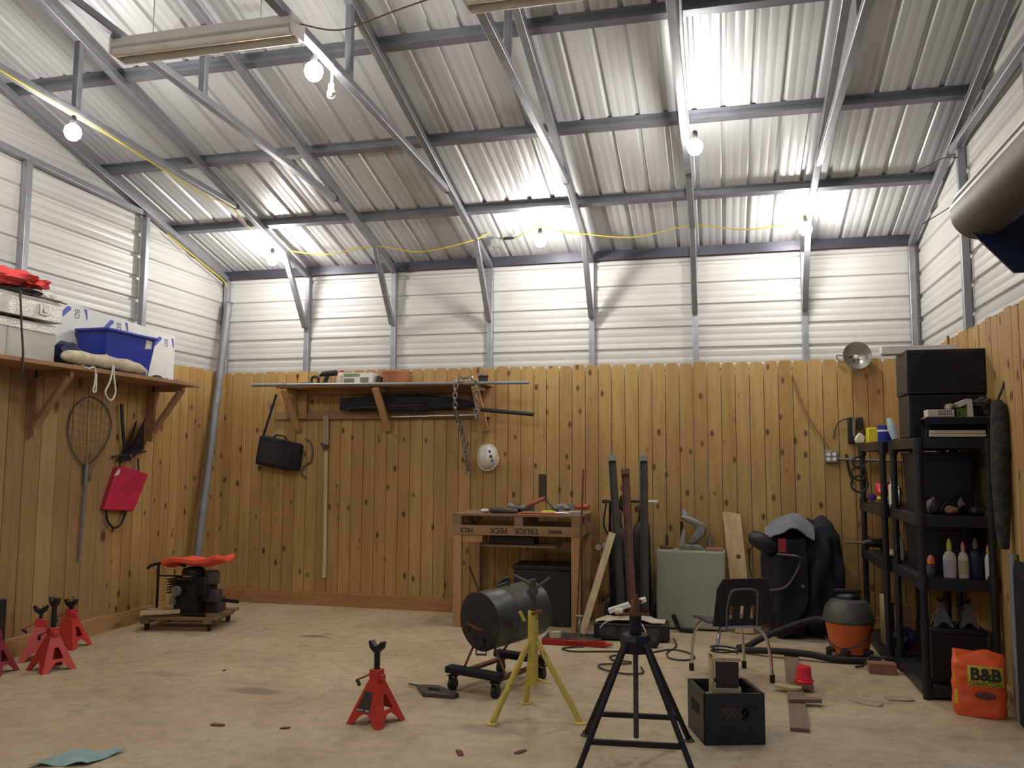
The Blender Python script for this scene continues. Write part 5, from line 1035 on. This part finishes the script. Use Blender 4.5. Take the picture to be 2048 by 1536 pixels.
# second shelf
def lump(name, c, rad, m, lb, cat, seed=0, amp=.25):
    g = G(); g.blob(c, rad, 2, amp, 3, seed=seed); return g.build(name, m, label=lb, cat=cat)
lump('red_rag', (7.17, -.62, Z2+.13), (.07, .10, .06), M_cup, 'bright red crumpled rag on the second shelf in the corner', 'rag', 1)
lump('yellow_carton', (7.17, -.60, Z2+.042), (.07, .10, .035), M_ylab, 'yellow and white packet under the red rag', 'packet', 2, .1)
lump('purple_cap', (7.10, -.36, Z2+.04), (.04, .05, .04), mat('purple_plastic', (.10, .04, .25), .4), 'small purple pot at the left end of the second shelf', 'pot', 3, .1)
t = T('spray_can', 'white spray can at the near end of the corner unit second shelf', 'spray can', (7.15, -1.10, Z2))
g = G(); g.lathe([(.035, 0), (.038, .01), (.038, .17), (.02, .195)], 14, TR(7.15, -1.10, Z2)); g.build('can', M_white, t, world=True)
g = G(); g.lathe([(.028, .19), (.028, .23), (.0001, .235)], 12, TR(7.15, -1.10, Z2)); g.box(7.12, -1.10, Z2+.225, .06, .02, .02); g.build('trigger_cap', mat('pale_violet_cap', (.35, .28, .38), .5), t, world=True)
t = T('steel_can', 'slim shiny can right of the white spray can', 'can', (7.16, -1.22, Z2)); g = G(); g.lathe([(.018, 0), (.02, .01), (.02, .15), (.008, .17)], 12, TR(7.17, -1.24, Z2)); g.build('body', M_chr, t, world=True)
for k, (x, y, h_, m_) in enumerate(((7.20, -2.24, .12, M_dsteel), (7.31, -2.26, .06, M_brick), (7.46, -2.26, .06, M_dsteel), (7.40, -2.24, .12, M_blackm))):
    g = G(); g.blob((x, y, Z2+h_*.55), (.045, .045, h_/2), 2, .2, 3, seed=k+20); g.build('machine_part', m_, label=['dark machine part behind the near post on the second shelf', 'low brown lump on the near unit second shelf', 'small dark lump at the right of the near unit second shelf', 'taller black machine part at the back of the near unit second shelf'][k], cat='machine part', group='machine parts on the second shelf')
cord([(7.25, -2.2, Z2+.02), (7.35, -2.15, Z2+.12), (7.45, -2.2, Z2+.16), (7.52, -2.22, Z2+.08), (7.56, -2.2, Z2+.02)], .006, M_bcord, 'tangled black wire on the near unit second shelf', 'wire', 'tangled_wire')
# third shelf: bottles
def bottle(name, x, y, w_, d_, h_, m, capm, lb, lab=None, neck=.3, caph=.05, z=Z1, ex=None):
    t = T(name, lb, 'bottle', (x, y, z), group='bottles on the near unit shelf')
    g = G(); r = w_/2; g.lathe([(r*.92, 0), (r, .01), (r, h_*.72), (r*.7, h_*.86), (r*neck, h_*.92), (r*neck, h_)], 16, Matrix.Diagonal((1, d_/w_, 1, 1))); g.build('body', m, t)
    g = G(); g.lathe([(r*neck+.004, h_-.01), (r*neck+.004, h_+caph*.5), (r*neck*.5, h_+caph), (.0001, h_+caph+.001)], 12); g.build('cap', capm, t)
    if lab: g = G(); g.lathe([(r+.001, h_*.15), (r+.001, h_*.62)], 16, Matrix.Diagonal((1, d_/w_, 1, 1))); g.build('label', lab, t)
    return t
bottle('oil_bottle', 7.165, -2.27, .06, .05, .10, M_dash, M_orange, 'small dark bottle with orange cap beside the near shelf post', neck=.7)
bottle('glue_bottle', 7.283, -2.28, .085, .06, .20, M_paper, mat('yellow_green_cap', (.55, .60, .05), .4), 'big white squeeze bottle with yellow-green nozzle', mat('lilac_label', (.48, .45, .52), .5), caph=.07)
bottle('glue_bottle', 7.368, -2.29, .068, .05, .20, M_paper, mat('pink_cap', (.65, .25, .2), .4), 'white bottle with pinkish cap and brown label band', mat('tan_label', (.45, .38, .25), .5), caph=.05)
bottle('oil_bottle', 7.452, -2.27, .085, .06, .215, M_dblue, M_brick, 'black oil bottle with brown nozzle between the white bottles', caph=.06)
bottle('spray_bottle', 7.525, -2.30, .05, .045, .19, M_white, M_ylab, 'slim white bottle with yellow cap near the right end', caph=.045)
bottle('paint_can', 7.585, -2.27, .06, .06, .15, mat('orange_brown_can', (.45, .10, .03), .4), M_orange, 'orange and black can at the right end of the bottle row', M_kprint, neck=.7, caph=.02)
bottle('white_jug', 7.16, -1.22, .07, .06, .20, M_white, M_white, 'tall white jug on the third shelf of the corner unit', caph=.04)
lump('cardboard_piece', (7.17, -.95, Z1+.03), (.08, .14, .03), mat('tan_cardboard', (.42, .27, .18), .8), 'tan cardboard scrap on the third shelf of the corner unit', 'cardboard', 4, .1)
t = T('power_drill', 'dark power drill with steel chuck lying on the third corner shelf edge', 'drill', (7.08, -.45, Z1))
g = G(); g.tube([(7.0, -.50, Z1+.07), (7.08, -.50, Z1+.07), (7.20, -.48, Z1+.07)], [.025, .04, .04], 10); g.beam((7.15, -.49, Z1+.06), (7.17, -.49, Z1+.005), .04, .05); g.build('body', M_blackm, t, world=True)
g = G(); g.tube([(6.82, -.51, Z1+.068), (6.9, -.505, Z1+.07), (7.0, -.50, Z1+.07)], [.006, .014, .016], 8); g.build('chuck', mat('dull_brass', (.25, .18, .12), .5, .6), t, world=True)
# bottom of the near unit
t = T('storage_chest', 'black chest at the foot of the near shelving unit', 'chest', (7.32, -2.15, .10))
g = G(); g.box(7.315, -2.15, .267, .36, .32, .33); g.build('body', M_black, t, world=True, bevel=.008)
g = G(); g.box(7.315, -2.15, .452, .37, .33, .04); g.build('lid', M_black, t, world=True, bevel=.01)
for k, x in enumerate((7.235, 7.40)):
    jack_stand((x, -2.20, .473), 0, ['dull grey small jack stand on the black chest, left one', 'dull grey small jack stand on the black chest, right one'][k], post=.02, s=.5, m=mat('dull_grey_enamel', (.09, .09, .095), .5), grp='grey jack stands on the chest')
# charcoal bag
t = T('charcoal_bag', 'orange bag of charcoal with yellow and black lettering on the floor before the shelf', 'charcoal bag', (7.33, -2.68, 0), -12)
bm = bmesh.new(); 
def bagf(u, v):    # u around, v up
    a = 2*math.pi*u; h = v; 
    w_ = .157*(1-.10*abs(h-.45)**2*2)*(1-.25*max(0, .08-h)*8*.5); d_ = .075*(1-.85*max(0, h-.80)/.2)*(1-.3*max(0, .06-h)*8)
    c, s = math.cos(a), math.sin(a); x = w_*math.copysign(abs(c)**.55, c); y = d_*math.copysign(abs(s)**.7, s)
    k = .010*noise.noise(Vector((x*14, y*14, h*7))); top = .02*math.sin(x*26+.6)*max(0, h-.85)/.15+(.012 if abs(x) > .12 else 0)*max(0, h-.9)*10
    return (x+k, y+k, h*.40+top)
nu, nv = 48, 28; vs = [bagf(i/nu, j/nv) for j in range(nv+1) for i in range(nu)]
fs = [(j*nu+i, j*nu+(i+1) % nu, (j+1)*nu+(i+1) % nu, (j+1)*nu+i) for j in range(nv) for i in range(nu)]+[tuple(range(nu-1, -1, -1)), tuple(nv*nu+i for i in range(nu))]
g = G(); g.add((vs, fs)); g.build('bag', M_char, t, smooth=60)
F0 = FR[t] @ axis(V(.01, -.083, .255), (1, 0, 0), (0, 0, 1), (0, -1, 0))
def panel(fx0, fx1, z0, z1, m, name, off=.003):
    g = G(); n = 14; v = []
    for i in range(n+1):
        x = fx0+(fx1-fx0)*i/n
        for z in (z0, (z0+z1)/2, z1):
            hh = z/.40; d_ = .075*(1-.85*max(0, hh-.80)/.2); w_ = .165
            yy = -d_*max(0, 1-abs(x/w_)**(2/.55))**.35; k = .010*noise.noise(Vector((x*14, yy*14, hh*7))); v.append((x, yy+k-off, z))
    g.add((v, [(3*i+j, 3*i+j+1, 3*i+j+4, 3*i+j+3) for i in range(n) for j in range(2)])); return g.build(name, m, t)
panel(-.065, .135, .20, .325, M_ylab, 'yellow_label', .004)
Mt = lambda x, z, o: FR[t] @ axis(V(x, -.081-o, z), (1, 0, .0), (0, 0, 1), (0, -1, 0))
text('B&B', .105, Mt(.036, .272, .006), M_kprint, t, 'brand_letters', bold=.004, sx=.95)
text('CHARCOAL', .036, Mt(.036, .216, .006), mat('dark_olive_print', (.12, .09, .01), .5), t, 'charcoal_letters', bold=.0008)
g = G(); g.lathe([(.0001, .001), (.06, .0005), (.062, 0)], 20, FR[t].inverted() @ Mt(.03, .145, .006) @ Matrix.Diagonal((1, .36, 1, 1))); g.build('dark_oval_print', mat('maroon_print', (.12, .03, .03), .5), t)
g = G(); g.box(-.135, -.062, .12, .02, .004, .09); g.box(-.14, -.05, .24, .012, .004, .08); g.build('side_print', M_ylab, t)
# right edge pieces
g = G(); g.tube([(7.535, -2.76, .0), (7.548, -2.73, 1.04)], .026, 12); g.build('steel_pipe', M_galv, label='grey steel pipe standing right of the charcoal bag', cat='pipe')
t = T('camo_bag', 'long camouflage bag hanging at the right end of the shelving', 'bag', (7.6, -2.55, 1.05))
g = G(); g.tube(smooth([(7.52, -2.66, 1.06), (7.52, -2.66, 1.25), (7.52, -2.66, 1.55), (7.53, -2.66, 1.80), (7.53, -2.66, 1.95), (7.53, -2.62, 2.02)], 4), [.03+.028*math.sin(min(1, k/20)*2.9) for k in range(21)], 12); g.build('body', M_camo, t, world=True)
g = G(); g.tube(smooth([(7.53, -2.62, 2.02), (7.57, -2.62, 2.12), (7.58, -2.62, 2.16)]), .008, 6); g.build('strap', M_bcord, t, world=True)
g = G(); g.tube([(7.50, -1.6, 1.805), (7.50, -1.6, 2.62)], .010, 6); g.build('brown_stake', M_brick, label='thin brown stake standing behind the top black box', cat='stake')

for nm, z0_, h_, lb in (('dark_filler_bin', Z2, .42, 'dark bin added to blacken the back of the second shelf behind the machine parts'), ('dark_filler_bin', Z1, .32, 'dark bin added to blacken the space behind the row of bottles')):  # made-up bins, added so the backs of these shelves stay dark
    t = T(nm, lb, 'bin', (7.31, -1.85, z0_), group='dark bins added to blacken the near shelving unit')
    g = G(); frustum(g, 7.135, 7.49, -2.15, -1.58, z0_+.002, z0_+h_, .02); g.build('tub', M_black, t, world=True, bevel=.006)
    g = G(); g.box(7.3125, -1.865, z0_+h_+.012, .37, .585, .022); g.build('lid', M_black, t, world=True, bevel=.004)
g = G(); g.prism([(-.035, 0), (.035, 0), (.03, .9), (-.02, 1.02), (-.035, .95)], .30, axis(V(7.54, -2.85, .002), (1, 0, 0), (0, 0, 1), (0, -1, 0))); g.build('black_filler_slab', mat('matte_black_slab', (.004, .004, .007), .95), label='dark folded slab added to blacken the space against the right wall at the edge of the photo', cat='tarp', bevel=.012)  # made-up slab, added to keep this edge black
